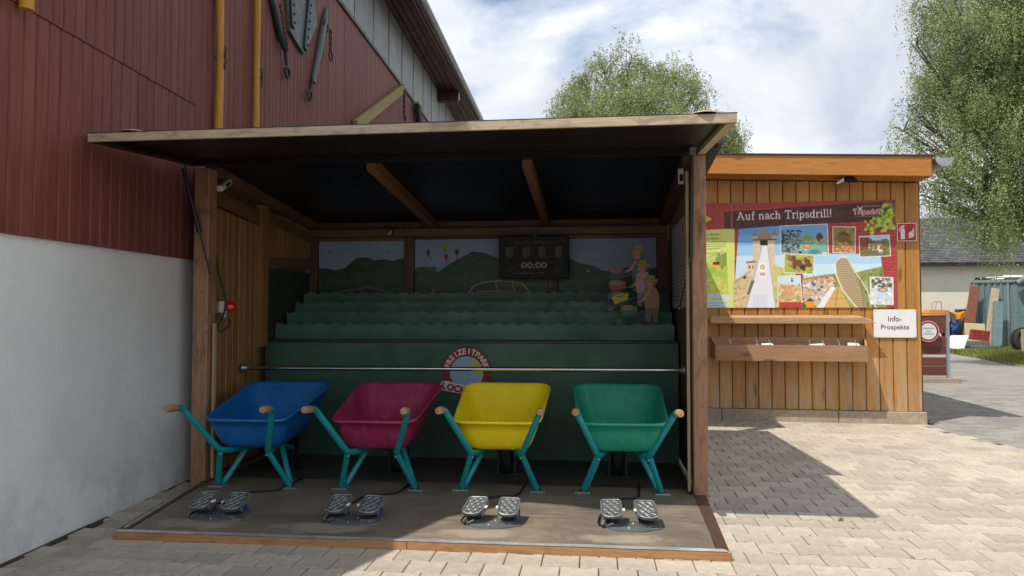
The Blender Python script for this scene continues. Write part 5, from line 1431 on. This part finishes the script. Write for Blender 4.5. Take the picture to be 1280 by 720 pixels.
# signs on the kiosk
e = kthing('fire_sign', (-.185, .016, 2.25), label='square red fire extinguisher sign with white symbols right of the poster', cat='sign')
mb = MB(); mb.box(-.108, .108, 0, .004, -.108, .108, None, .001); mb.build('board', M['white_paint'], e)
mb = MB(); mb.box(-.100, .100, -.0015, -.0002, -.100, .100); mb.build('red_field', M['sign_red'], e)
mb = MB()
def xz(poly, y0=-.0035, y1=-.0018, ox=0, oz=0, k=1.0):
    n = len(poly); mb.add([(ox + a * k, y0, oz + b * k) for a, b in poly] + [(ox + a * k, y1, oz + b * k) for a, b in poly], [tuple(range(n)), tuple(range(n, 2 * n))[::-1]] + [(i, n + i, n + (i + 1) % n, (i + 1) % n) for i in range(n)])
xz([(-.068, -.082), (-.022, -.082), (-.022, .028), (-.030, .045), (-.060, .045), (-.068, .028)])
xz([(-.055, .050), (-.034, .050), (-.034, .066), (-.020, .074), (-.020, .082), (-.052, .078), (-.076, .060), (-.084, .030), (-.084, .006), (-.077, .006), (-.076, .030), (-.068, .052), (-.055, .064)])
for o_ in (0, .026, .050): xz([(.012, -.075 + o_), (.070, -.060 + o_), (.082, -.020 + o_), (.072, .030 + o_ * .6), (.068, -.018 + o_), (.058, -.040 + o_), (.030, -.050 + o_)])
mb.build('symbol', M['white_paint'], e)
e = kthing('info_sign', (-.335, .014, 1.175), label='white sign reading Info-Prospekte on the kiosk wall right of the leaflet box', cat='sign')
mb = MB(); c_ = .012; q = [(-.235 + c_, -.165), (.235 - c_, -.165), (.235, -.165 + c_), (.235, .165 - c_), (.235 - c_, .165), (-.235 + c_, .165), (-.235, .165 - c_), (-.235, -.165 + c_)]
xz(q, -.003, .003); mb.build('board', M['paper'], e)
text_mesh('Info-', .062, M['ink'], e, T=T(0, -.0045, .055), width=.145); text_mesh('Prospekte', .072, M['ink'], e, T=T(0, -.0045, -.050), width=.31)
mb = MB()
for x, z in ((-.215, .148), (.215, .148), (-.215, -.148), (.215, -.148)): mb.lathe([(0, .003), (.006, .002), (.007, 0)], 10, T(x, -.003, z, R(90)))
mb.build('screw', M['zinc'], e)
# small shelf board and leaflet box
e = kthing('shelf_board', (-1.55, .022, 1.25), label='narrow sloping wooden shelf board above the leaflet box', cat='shelf')
mb = MB(); mb.hexa([(-.905, -.13, -.06), (.93, -.13, -.06), (.80, .0, .0), (-.885, .0, .0), (-.905, -.13, -.035), (.93, -.13, -.035), (.80, .0, .022), (-.885, .0, .022)]); mb.hexa([(-.905, -.155, -.075), (.96, -.155, -.075), (.955, -.132, -.075), (-.905, -.132, -.075), (-.905, -.155, -.008), (.83, -.155, -.008), (.83, -.132, -.008), (-.905, -.132, -.008)]); mb.build('board', M['hut_shelf'], e)
e = kthing('leaflet_box', (-1.56, .026, .76), label='long open wooden leaflet box fixed to the kiosk wall', cat='leaflet box')
X0, X1, xf0, xf1, D = -.885, .90, -.86, .83, -.30
def hx(name, p, mat='hut_box'):
    mb = MB(); mb.hexa(p); mb.build(name, M[mat], e)
hx('back_board', [(X0, -.022, .0), (X1, -.022, .0), (X1, 0, .0), (X0, 0, .0), (X0, -.022, .25), (X1, -.022, .25), (X1, 0, .25), (X0, 0, .25)])
hx('front_board', [(xf0, D, -.02), (xf1, D, -.02), (xf1, D + .024, -.02), (xf0, D + .024, -.02), (xf0, D, .165), (xf1, D, .165), (xf1, D + .024, .165), (xf0, D + .024, .165)])
hx('end_board', [(xf0, D + .026, -.018), (xf0 + .022, D + .026, -.018), (X0 + .022, -.024, 0), (X0, -.024, 0), (xf0, D + .026, .163), (xf0 + .022, D + .026, .163), (X0 + .022, -.024, .245), (X0, -.024, .245)])
hx('end_board', [(xf1 - .022, D + .026, -.018), (xf1, D + .026, -.018), (X1, -.024, 0), (X1 - .022, -.024, 0), (xf1 - .022, D + .026, .163), (xf1, D + .026, .163), (X1, -.024, .245), (X1 - .022, -.024, .245)])
hx('floor_board', [(xf0 + .024, D + .026, -.01), (xf1 - .024, D + .026, -.01), (X1 - .024, -.024, .004), (X0 + .024, -.024, .004), (xf0 + .024, D + .026, .008), (xf1 - .024, D + .026, .008), (X1 - .024, -.024, .02), (X0 + .024, -.024, .02)])
for x, w, h, rx, c, lab in ((-.70, .14, .16, -.5, 'paper', 'leftmost white leaflet stack in the leaflet box'), (-.40, .15, .17, -.45, 'sign_red', 'red and white leaflet stack in the left part of the leaflet box'), (-.24, .12, .19, -.35, 'paper', 'upright white leaflet stack left of the middle of the leaflet box'),
                       (.18, .18, .17, -.45, 'paper', 'white leaflet stack right of the middle of the leaflet box'), (.34, .16, .19, -.4, 'paper', 'second white leaflet stack right of the middle of the leaflet box'), (.52, .15, .16, -.5, 'paper', 'third white leaflet stack right of the middle of the leaflet box'), (.72, .12, .20, -.3, 'paper', 'rightmost white leaflet stack in the leaflet box')):
    o = kthing('leaflet_stack', (-1.56 + x, -.17, .785), label=lab, cat='leaflets', group='leaflet stacks in the box')
    mb = MB(); Tm = T(0, 0, 0, -.55 + rx * .3, random.uniform(-.08, .08), random.uniform(-.1, .1)); mb.box(-w / 2, w / 2, 0, .02, 0, h, Tm); mb.box(-w / 2 + .01, w / 2 + .01, -.012, -.002, 0, h * .9, Tm); mb.build('leaflet', M['paper'] if c == 'paper' else M['white_paint'], o)
    if c != 'paper':
        mb = MB(); mb.box(-w / 2 + .02, w / 2 - .03, -.016, -.0125, h * .45, h * .8, Tm); mb.build('print_patch', M['sign_red'], o)
    mb = MB(); mb.add([(w / 2, -.03, .0), (w / 2 + .006, -.03, .0), (w / 2 - .05, .02, .20), (w / 2 - .056, .02, .20), (w / 2, .07, .0), (w / 2 + .006, .07, .0)], [(0, 1, 2, 3), (4, 3, 2, 5), (0, 3, 4), (1, 5, 2)]); mb.build('divider', M['zinc'], o)
# ------------------------------------------------------------------ board fence with a round sign, behind the kiosk
e = empty('board_barrier', (7.70, 13.5, 0), -R(4), label='reddish plank barrier with galvanised posts just beyond the right kiosk corner', cat='barrier')
for z0, z1 in ((.92, 1.25), (.52, .86), (.13, .47)):
    mb = MB(); mb.box(-1.6, .40, 0, .035, z0, z1 - .17, None, .004); mb.build('board', M['paintwood'], e)
    mb = MB(); mb.box(-1.6, .40, 0, .035, z1 - .165, z1, None, .004); mb.build('board', M['paintwood'], e)
for x in (.41, -1.0):
    mb = MB(); mb.box(x, x + .055, -.02, .04, -.02, 1.27, None, .004); mb.build('post', M['galv'], e)
mb = MB(); mb.box(-1.6, .47, -.02, .04, 1.272, 1.30); mb.build('top_rail', M['galv'], e)
mb = MB(); mb.box(-1.6, .62, -.10, .16, -.05, .09, None, .006); mb.build('foot_beam', M['plinth'], e)
e = empty('round_notice', (7.745, 13.44, .955), -R(4), label='round white notice with red rim on the plank barrier', cat='sign')
P_ = Paint(-20, -20, 20, 20, 120, 2, (0, 0, 0)); m = P_.disc(0, 0, 19.6, (.88, .82, .82)); P_.disc(0, 0, 18.4, (.66, .10, .16)); P_.disc(0, 0, 15, (.93, .94, .94))
for y, a, b in ((-5.5, -9, 10), (0, -4, 5), (5, -8, 9)):
    x = a
    while x < b: P_.rect(x, y - 1.3, x + 1.5, y + 1.2, (.35, .55, .6)); x += 2.3
link('disc', P_.mesh('disc', .40, .40, M['print'], .008, mask=m), e, (-.2, -.03, -.2))

# ------------------------------------------------------------------ white outbuilding with slate roof
ob = empty('outbuilding', (14.0, 33.0, 0), -R(6), label='long low cream building with grey slate roof behind the birch tree', cat='building')
mb = MB(); mb.box(-2, 24, 0, .4, -.2, 3.55); mb.build('wall', M['cream_wall'], ob)
mb = MB(); mb.box(-2, 24, .4, 7, -.2, 3.0); mb.build('core', M['cream_wall'], ob)
mb = MB(); mb.hexa([(-2.3, -.36, 3.44), (24.3, -.36, 3.44), (24.3, 6.5, 6.30), (-2.3, 6.5, 6.30), (-2.3, -.36, 3.52), (24.3, -.36, 3.52), (24.3, 6.5, 6.38), (-2.3, 6.5, 6.38)]); rf = mb.build('roof', M['grey_paint'], ob)
mb = MB()
for j in range(30):
    for i in range(74):
        x = -2.3 + i * .36 + (.18 if j % 2 else 0); t = j / 30.; y = -.42 + 6.95 * t; z = 3.53 + 2.87 * t; dz = random.uniform(0, .02); w = .17
        mb.add([(x - w, y - .02, z + .03 + dz), (x + w, y - .02, z + .03 + dz), (x + w, y + .30, z + .13), (x - w, y + .30, z + .13), (x - w, y - .02, z), (x + w, y - .02, z)], [(0, 1, 2, 3), (4, 5, 1, 0)])
mb.build('slates', M['slate'], rf, kind='stuff')
mb = MB(); mb.box(-2.3, 24.3, -.44, -.37, 3.38, 3.50); mb.build('eaves_board', M['black_metal'], ob)

# ------------------------------------------------------------------ yard clutter
# grass strip
mb = MB(); mb.add([(15.5, 27.2, .01), (15.0, 24.7, .01), (12.9, 19.2, .01), (11.2, 14.5, .01), (26, 14.5, .01), (28, 32, .01), (15.9, 32, .01)], [(0, 1, 2, 3, 4, 5, 6)])
mb.build('lawn', plain('lawn_soil', (.15, .16, .045), (.10, .11, .035), 3, .9), kind='structure')
nb = 26000
U = RNG.random((nb, 2)); C0, C1, C2, C3 = [np.array(c) for c in ((15.4, 27.4), (12.2, 17.2), (18.5, 17.2), (21, 29.5))]
Pp = (C0 * (1 - U[:, :1]) + C1 * U[:, :1]) * (1 - U[:, 1:]) + (C3 * (1 - U[:, :1]) + C2 * U[:, :1]) * U[:, 1:]
V = np.zeros((nb, 3, 3)); a = RNG.random(nb) * 6.28; h = RNG.uniform(.04, .16, nb)
V[:, 0, :2] = Pp - np.stack([np.cos(a), np.sin(a)], 1) * .02; V[:, 1, :2] = Pp + np.stack([np.cos(a), np.sin(a)], 1) * .02; V[:, 2, :2] = Pp + RNG.normal(0, .04, (nb, 2)); V[:, 2, 2] = h
me = bpy.data.meshes.new('grass'); me.vertices.add(nb * 3); me.vertices.foreach_set('co', V.astype(np.float32).ravel()); me.loops.add(nb * 3); me.loops.foreach_set('vertex_index', np.arange(nb * 3, dtype=np.int32))
me.polygons.add(nb); me.polygons.foreach_set('loop_start', np.arange(0, nb * 3, 3, dtype=np.int32)); me.polygons.foreach_set('loop_total', np.full(nb, 3, dtype=np.int32)); me.update(calc_edges=True); me.materials.append(M['grass'])
link('grass', me, kind='stuff', label='strip of short sunlit grass along the yard edge', cat='grass')
mb = MB()
pts = [(15.5, 27.2), (15.0, 24.7), (12.9, 19.2), (11.2, 14.5)]
for (a, b), (c, d) in zip(pts[:-1], pts[1:]):
    n = Vector((b - d, c - a, 0)).normalized() * -.12
    mb.hexa([(a, b, -.05), (c, d, -.05), (c - n.x, d - n.y, -.05), (a - n.x, b - n.y, -.05), (a, b, .03), (c, d, .03), (c - n.x, d - n.y, .03), (a - n.x, b - n.y, .03)])
mb.build('kerb', M['plinth'], kind='structure')

# corrugated container
e = empty('metal_shed', (17.35, 27.0, 0), -R(31), label='grey green corrugated metal shed with dark junk on its flat roof', cat='shed')
def corr(x0, x1, y, z0, z1, per, amp, T_=None):
    mb = MB(); n = int((x1 - x0) / per * 4); vs = []
    for i in range(n + 1):
        x = x0 + (x1 - x0) * i / n; o = amp if (i % 4) in (1, 2) else 0
        vs += [(x, y - o, z0), (x, y - o, z1)]
    b = len(vs); vs += [(x, y + .03, z) for x, y, z in vs]
    fs = [(2 * i, 2 * i + 2, 2 * i + 3, 2 * i + 1) for i in range(n)] + [(b + 1, b + 2 * n + 1, b + 2 * n, b)]
    return mb.add(vs, fs, T_)
corr(0, 1.0, 0, .05, 2.42, .19, .045).build('side_wall', M['teal_steel'], e)
corr(1.07, 2.9, .02, .05, 2.42, .48, .05).build('side_wall', M['teal_steel'], e)
mb = MB(); mb.box(1.0, 1.07, -.05, .05, .0, 2.5); mb.box(-.04, .03, -.05, .05, 0, 2.5); mb.box(-.04, 2.95, -.07, -.0, 2.42, 2.52); mb.build('frame', M['galv'], e)
mb = MB(); mb.box(-.04, 2.95, .0, 3.2, 2.44, 2.50); mb.box(-.04, 0, .05, 3.2, 0, 2.5); mb.box(2.91, 2.95, .05, 3.2, 0, 2.5); mb.build('roof', M['grey_paint'], e)
e = empty('pipe_pile', (17.5, 27.2, 2.5), -R(31), label='dark pipes and bars lying on the corrugated metal shed', cat='pipes')
for i in range(12):
    mb = MB(); x = random.uniform(.0, .4); y = random.uniform(0, .8); mb.tube([(x, y, .04 + i * .008), (x + random.uniform(1.2, 2.6), y + random.uniform(-.3, .3), .05 + random.uniform(0, .16))], random.uniform(.02, .05), 8); mb.build('pipe', M['rust'] if i % 3 else M['zinc'], e)
mb = MB(); mb.box(.9, 1.7, -.1, .3, .12, .15, T(0, 0, 0, R(10))); mb.build('sheet', M['white_paint'], e)
e = empty('bent_duct', (18.55, 26.0, 2.25), -R(14), label='short fat grey pipe hanging off the shed roof at the right edge', cat='pipe')
mb = MB(); mb.tube([(-.25, 0, .10), (.35, 0, .52)], .12, 14); mb.build('duct', M['grey_paint'], e)
mb = MB(); mb.tube([(.30, -.1, .42), (.75, -.1, .02)], .07, 12); mb.build('white_pipe', M['white_paint'], e)

def leaning(name, x, y, w, h, t, lean, tilt, mat, label, cat):
    e = empty(name, (x, y, .02), -R(10), label=label, cat=cat)
    mb = MB(); mb.box(-w / 2, w / 2, 0, t, 0, h, T(0, 0, 0, -lean, tilt, 0), .006); mb.build('board', M[mat], e); return e
leaning('leaning_board', 16.62, 26.4, .33, 2.35, .06, .16, .22, 'fade_red', 'faded red board leaning against the corrugated metal shed', 'board')
leaning('leaning_board', 17.25, 26.1, .24, 2.25, .12, .16, .20, 'stone_beam', 'pale stone-coloured beam leaning against the middle of the metal shed', 'beam')
leaning('leaning_board', 17.42, 25.9, .30, 1.75, .14, .18, .14, 'teal_steel', 'blue grey steel beam leaning in front of the metal shed', 'beam')
leaning('chipboard_sheet', 16.60, 25.8, .66, .92, .06, .20, .05, 'cardboard', 'pale yellowish panel leaning below the faded red board', 'panel')
e = empty('red_crate', (16.40, 25.2, .33), -R(14), label='dark red crate lying on the grey beams before the metal shed', cat='crate')
mb = MB(); mb.box(-.30, .24, 0, .3, 0, .36, T(0, 0, 0, 0, R(7)), .01); mb.build('body', M['crate_red'], e); mb = MB(); mb.box(.0, .04, -.012, -.002, .02, .34, T(0, 0, 0, 0, R(7))); mb.build('rib', M['fade_red'], e)
e = empty('grey_beams', (16.15, 25.0, 0), -R(12), label='stack of dark grey metal beams lying on the grass edge', cat='beams')
for x, y, z, l in ((0, 0, .0, .9), (.05, .22, .0, .8), (-.05, .08, .17, .85)):
    mb = MB(); mb.box(x - l / 2, x + l / 2, y, y + .2, z, z + .15, None, .01); mb.build('beam', M['grey_paint'], e)
e = empty('white_sheet', (15.20, 24.6, .05), -R(8), label='white sheet lying propped up beside the grey beams', cat='sheet')
mb = MB(); mb.hexa([(-.55, -.15, 0), (.12, -.15, 0), (.55, .45, .45), (-.02, .45, .45), (-.55, -.15, .02), (.12, -.15, .02), (.55, .45, .47), (-.02, .45, .47)]); mb.build('sheet', M['white_paint'], e)
e = empty('truck_tyre', (16.70, 23.7, .0), 0, label='large used tyre with grey rim standing at the right edge of the photo', cat='tyre')
Tm = T(0, 0, .40, R(90) - .12, 0, 0) ; Tm = Matrix.Translation((.15, 0, .40)) @ Matrix.Rotation(R(-6), 4, 'Z') @ Matrix.Rotation(R(82), 4, 'X')
mb = MB(); mb.lathe([(.21, -.10), (.30, -.13), (.38, -.12), (.405, -.07), (.405, .07), (.38, .12), (.30, .13), (.21, .10), (.21, -.10)], 40, Tm); ty = mb.build('tyre', M['rubber'], e)
mb = MB(); mb.lathe([(.10, -.02), (.19, -.05), (.215, -.10), (.225, -.09), (.225, .09), (.19, .06), (.10, .0), (.10, -.02)], 32, Tm); mb.build('rim', M['galv'], e)
mb = MB()
for k in range(40):
    a = 2 * math.pi * k / 40; mb.box(-.018, .018, -.11, .11, .400, .416, Tm @ Matrix.Rotation(a, 4, 'Z') @ Matrix.Rotation(R(90), 4, 'Y') @ Matrix.Rotation(R(90), 4, 'Z') if False else Tm @ Matrix.Rotation(a, 4, 'Z') @ Matrix.Translation((0, 0, 0)) @ Matrix(((0, 0, 1, 0), (1, 0, 0, 0), (0, 1, 0, 0), (0, 0, 0, 1))))
mb.build('tread', M['rubber'], ty)
e = empty('small_post', (16.12, 22.8, 0), 0, label='thin weathered stake in front of the used tyre', cat='stake')
mb = MB(); mb.box(.02, .08, 0, .06, 0, .78); mb.build('stake', M['stone_beam'], e)

# small orange tractor
e = empty('small_tractor', (16.50, 28.3, 0), -R(4), label='small orange tractor parked behind the plank barrier', cat='tractor')
def tp(mb, n, m, par=None): return mb.build(n, M[m], par or e)
mb = MB(); mb.hexa([(-.35, -.3, .98), (.55, -.3, .96), (.55, .3, .96), (-.35, .3, .98), (-.20, -.24, 1.42), (.50, -.27, 1.40), (.50, .27, 1.40), (-.20, .24, 1.42)]); tp(mb, 'bonnet', 'orange')
mb = MB(); mb.hexa([(.56, -.2, 1.05), (.85, -.2, 1.0), (.85, .2, 1.0), (.56, .2, 1.05), (.56, -.2, 1.36), (.78, -.2, 1.24), (.78, .2, 1.24), (.56, .2, 1.36)]); tp(mb, 'dashboard', 'grey_paint')
mb = MB(); pr = [(.80, 1.05), (.86, 1.26), (1.02, 1.36), (1.22, 1.38), (1.40, 1.28), (1.50, 1.10), (1.42, 1.10), (1.30, 1.22), (1.05, 1.24), (.92, 1.05)]
n = len(pr); mb.add([(a, -.45, b) for a, b in pr] + [(a, .45, b) for a, b in pr], [tuple(range(n))[::-1], tuple(range(n, 2 * n))] + [(i, (i + 1) % n, n + (i + 1) % n, n + i) for i in range(n)]); tp(mb, 'mudguard', 'orange')
mb = MB(); mb.box(-.5, 1.3, -.18, .18, .5, .9); tp(mb, 'chassis', 'black_metal')
for x, r, w in ((1.12, .56, .26), (-.35, .38, .20)):
    for y in (-.42, .42):
        Tm = T(x, y, r, R(90)); mb = MB(); mb.lathe([(r * .5, -w / 2), (r * .9, -w / 2), (r, -w * .3), (r, w * .3), (r * .9, w / 2), (r * .5, w / 2)], 28, Tm); wh = tp(mb, 'wheel', 'rubber')
        mb = MB(); mb.lathe([(0, -w * .3), (r * .5, -w * .4), (r * .5, w * .4), (0, w * .3)], 20, Tm); mb.build('rim', M['orange'], wh)
mb = MB(); mb.tube(fillet([(-.10, -.2, 1.38), (-.10, -.2, 1.72), (.25, -.2, 1.74), (.27, -.2, 1.38)], .06), .014, 8); mb.tube([(.02, -.2, 1.42), (.08, -.2, 1.72)], .012, 8); tp(mb, 'guard_bar', 'galv')
mb = MB(); mb.box(.95, 1.3, -.2, .2, 1.30, 1.44, None, .02); tp(mb, 'seat', 'black_metal')
mb = MB(); mb.tube([(1.0, -.3, 1.40), (1.15, -.3, 1.52), (1.35, -.3, 1.46)], .014, 8); tp(mb, 'lever', 'grey_paint')
e = empty('blue_bundle', (16.72, 27.2, 0), 0, label='dark blue cloth bundle with pale rags beside the orange tractor', cat='bundle')
def crumple(mb, x0, x1, y0, y1, z0, z1, n=5, a=.05):
    pts = []
    for k in range(n + 1):
        z = z0 + (z1 - z0) * k / n; f = math.sin(math.pi * (.12 + .8 * k / n)) ** .4
        for j in range(9):
            t = 2 * math.pi * j / 9; pts.append(((x0 + x1) / 2 + (x1 - x0) / 2 * f * math.cos(t) + random.uniform(-a, a), (y0 + y1) / 2 + (y1 - y0) / 2 * f * math.sin(t) + random.uniform(-a, a), z + random.uniform(-a, a) * .6))
    fs = [(k * 9 + j, k * 9 + (j + 1) % 9, (k + 1) * 9 + (j + 1) % 9, (k + 1) * 9 + j) for k in range(n) for j in range(9)] + [tuple(range(9))[::-1], tuple(range(n * 9, n * 9 + 9))]
    return mb.add(pts, fs)
crumple(MB(), -.13, .14, -.12, .12, .42, 1.02).build('cloth', M['tarp_blue'], e)
crumple(MB(), -.05, .26, -.2, .1, 0, .38).build('rags', M['cardboard'], e)

# ------------------------------------------------------------------ birch trees
def birch(base, top, lumps, n_str, name_label, seed, leaf=.055, droop=(.5, 1.5), trunk_r=.16):
    rg = np.random.default_rng(seed); rnd = random.Random(seed)
    e = empty('birch_tree', base, 0, label=name_label, cat='tree')
    B = Vector(base); H = top
    mb = MB(); path = []; 
    for i in range(10):
        t = i / 9; path.append(Vector((.15 * math.sin(t * 4 + seed) * t, .12 * math.cos(t * 3) * t, H * .86 * t)))
    mb.tube(path, [trunk_r * (1 - .82 * i / 9) for i in range(10)], 12); mb.build('trunk', M['trunk_bark'], e)
    mb = MB(); tips = []
    for (lx, ly, lz, r) in lumps:
        c = Vector((lx, ly, lz)) - B
        st = min(.85, max(.25, (c.z - 1.2 * math.hypot(c.x, c.y)) / (H * .86))); p0 = path[int(st * 9)]
        mid = p0.lerp(c, .5) + Vector((rnd.uniform(-.2, .2), rnd.uniform(-.2, .2), .25 * r + .25))
        pth = [p0 * (1 - t) ** 2 + mid * 2 * t * (1 - t) + c * t * t for t in [k / 6 for k in range(7)]]
        mb.tube(pth, [trunk_r * (.42 - .34 * k / 6) for k in range(7)], 6, cap=False)
        for _ in range(int(5 + r * 6)):
            d = Vector((rnd.gauss(0, 1), rnd.gauss(0, 1), rnd.gauss(.25, .8))).normalized() * r * rnd.uniform(.6, 1.0)
            q = c + d; k = rnd.randrange(3, 7); m_ = pth[k].lerp(q, .5) + Vector((0, 0, .15 * r))
            mb.tube([pth[k], m_, q], [trunk_r * .10, trunk_r * .07, .006], 4, cap=False)
    mb.build('branches', M['twig'], e)
    # hanging strands of small leaves
    vols = np.array([l[3] ** 2.3 for l in lumps]); vols /= vols.sum()
    Vs = []
    cl = []                                      # twig clusters: the strands hang in bunches with gaps between them
    for s in range(n_str // 16):
        l = lumps[rg.choice(len(lumps), p=vols)]
        d = rg.normal(size=3); d /= np.linalg.norm(d); rr = l[3] * rg.random() ** .33
        cl.append((np.array(l[:3]) - np.array(base) + d * rr * np.array([1, 1, .92]), rg.uniform(.10, .26), rg.normal(size=2) * .35, rg.uniform(.75, 1.25)))
    for s in range(n_str):
        c_, cr, cd, cL = cl[rg.integers(len(cl))]
        l = (0, 0, 0, 1.0)
        p = c_ + rg.normal(size=3) * cr * np.array([1, 1, .8])
        L = rg.uniform(*droop) * cL * .8; st = .030
        nl = int(L / st); t = np.arange(nl)[:, None] * st
        dirn = rg.normal(size=2) * .15 + cd
        up = rg.uniform(-.1, .75)
        x = np.concatenate([np.cumsum(np.repeat([dirn], nl, 0) * st * np.exp(-t / .5), 0), (up * t * np.exp(-t / .18) - t * (1 - np.exp(-t / .35)))], 1)
        c = p + x + rg.normal(size=(nl, 3)) * .028
        a = rg.normal(size=(nl, 3)); a[:, 2] -= .7; a /= np.linalg.norm(a, axis=1)[:, None]
        b = np.cross(a, rg.normal(size=(nl, 3))); b /= np.linalg.norm(b, axis=1)[:, None]
        sz = leaf * rg.uniform(.65, 1.2, (nl, 1))
        q = np.stack([c, c + a * sz * .5 + b * sz * .36, c + a * sz, c + a * sz * .5 - b * sz * .36], 1)
        Vs.append(q)
    V = np.concatenate(Vs); n = len(V)
    me = bpy.data.meshes.new('crown'); me.vertices.add(n * 4); me.vertices.foreach_set('co', V.astype(np.float32).ravel()); me.loops.add(n * 4); me.loops.foreach_set('vertex_index', np.arange(n * 4, dtype=np.int32))
    me.polygons.add(n); me.polygons.foreach_set('loop_start', np.arange(0, n * 4, 4, dtype=np.int32)); me.polygons.foreach_set('loop_total', np.full(n, 4, dtype=np.int32)); me.update(calc_edges=True); me.materials.append(M['leaf'])
    link('crown', me, e); return n
Y = 22.0
nl = birch((3.5, Y, 0), 9.6, [(1.55, Y, 7.7, .55), (2.0, Y + .3, 8.3, .65), (1.9, Y - .5, 7.2, .8), (2.75, Y, 8.95, .55), (3.05, Y + .5, 8.2, .9), (3.65, Y - .3, 9.15, .6), (3.9, Y, 8.2, 1.0), (4.6, Y + .3, 8.85, .65), (5.1, Y, 8.7, .45), (4.9, Y - .4, 7.8, .95),
    (5.5, Y, 8.2, .5), (5.75, Y, 8.2, .28), (5.95, Y + .2, 7.9, .25), (2.6, Y - .8, 7.2, 1.0), (3.8, Y - .9, 7.0, 1.2), (4.9, Y - .5, 6.6, 1.0), (1.35, Y, 6.9, .45), (3.2, Y + 1.0, 6.2, 1.4), (4.4, Y + .8, 5.6, 1.3), (2.2, Y, 5.8, 1.1), (5.4, Y, 5.8, .6), (3.6, Y, 4.6, 1.2)],
    9000, 'round topped birch tree standing alone behind the booth roof', 3, .052, (.3, .85))
Y = 25.0
nl2 = birch((7.2, Y, 0), 7.4, [(7.0, Y, 8.0, .45), (7.5, Y, 7.8, .42), (7.85, Y, 7.5, .30), (6.8, Y, 7.6, .4), (7.2, Y + .3, 7.1, .6), (7.8, Y, 7.1, .32), (7.1, Y, 6.2, .8), (7.7, Y, 6.2, .5)], 2800, 'small birch partly hidden behind the right corner of the booth roof', 5, .050, (.3, .8), .09)
Y = 17.5
nl3 = birch((14.0, Y + .5, 0), 13.0, [(9.95, Y, 7.9, .35), (10.35, Y, 8.8, .6), (10.3, Y + .2, 7.1, .55), (9.6, Y, 5.75, .38), (9.95, Y, 6.1, .5), (10.3, Y - .3, 5.6, .65), (10.9, Y, 8.0, .8), (10.95, Y, 6.6, .9), (11.1, Y - .4, 5.2, .85), (10.7, Y + .2, 4.5, .5),
    (11.7, Y, 9.3, 1.1), (11.9, Y - .5, 7.6, 1.2), (12.2, Y - .6, 6.0, 1.2), (12.2, Y, 4.7, .9), (13.2, Y, 10.8, 1.5), (13.3, Y + .4, 8.8, 1.6), (13.5, Y, 6.8, 1.6), (13.4, Y - .3, 5.0, 1.1), (12.6, Y + 1.0, 7.5, 1.6), (14.6, Y, 9.4, 1.5), (15.0, Y + .5, 7.2, 1.6), (14.9, Y, 5.4, 1.1),
    (11.3, Y + .8, 10.3, .8), (10.55, Y + .2, 3.9, .30), (10.4, Y - .3, 4.6, .6), (11.2, Y - .5, 4.2, .7), (12.0, Y - .6, 4.1, .7), (10.1, Y, 4.9, .4), (10.05, Y + .1, 4.2, .3), (11.0, Y - .6, 3.7, .55), (11.6, Y - .5, 3.6, .5), (12.4, Y - .6, 3.8, .6)],
    15000, 'tall birch tree with weeping twigs filling the right edge behind the kiosk', 8, .048, (.5, 1.5), .24)
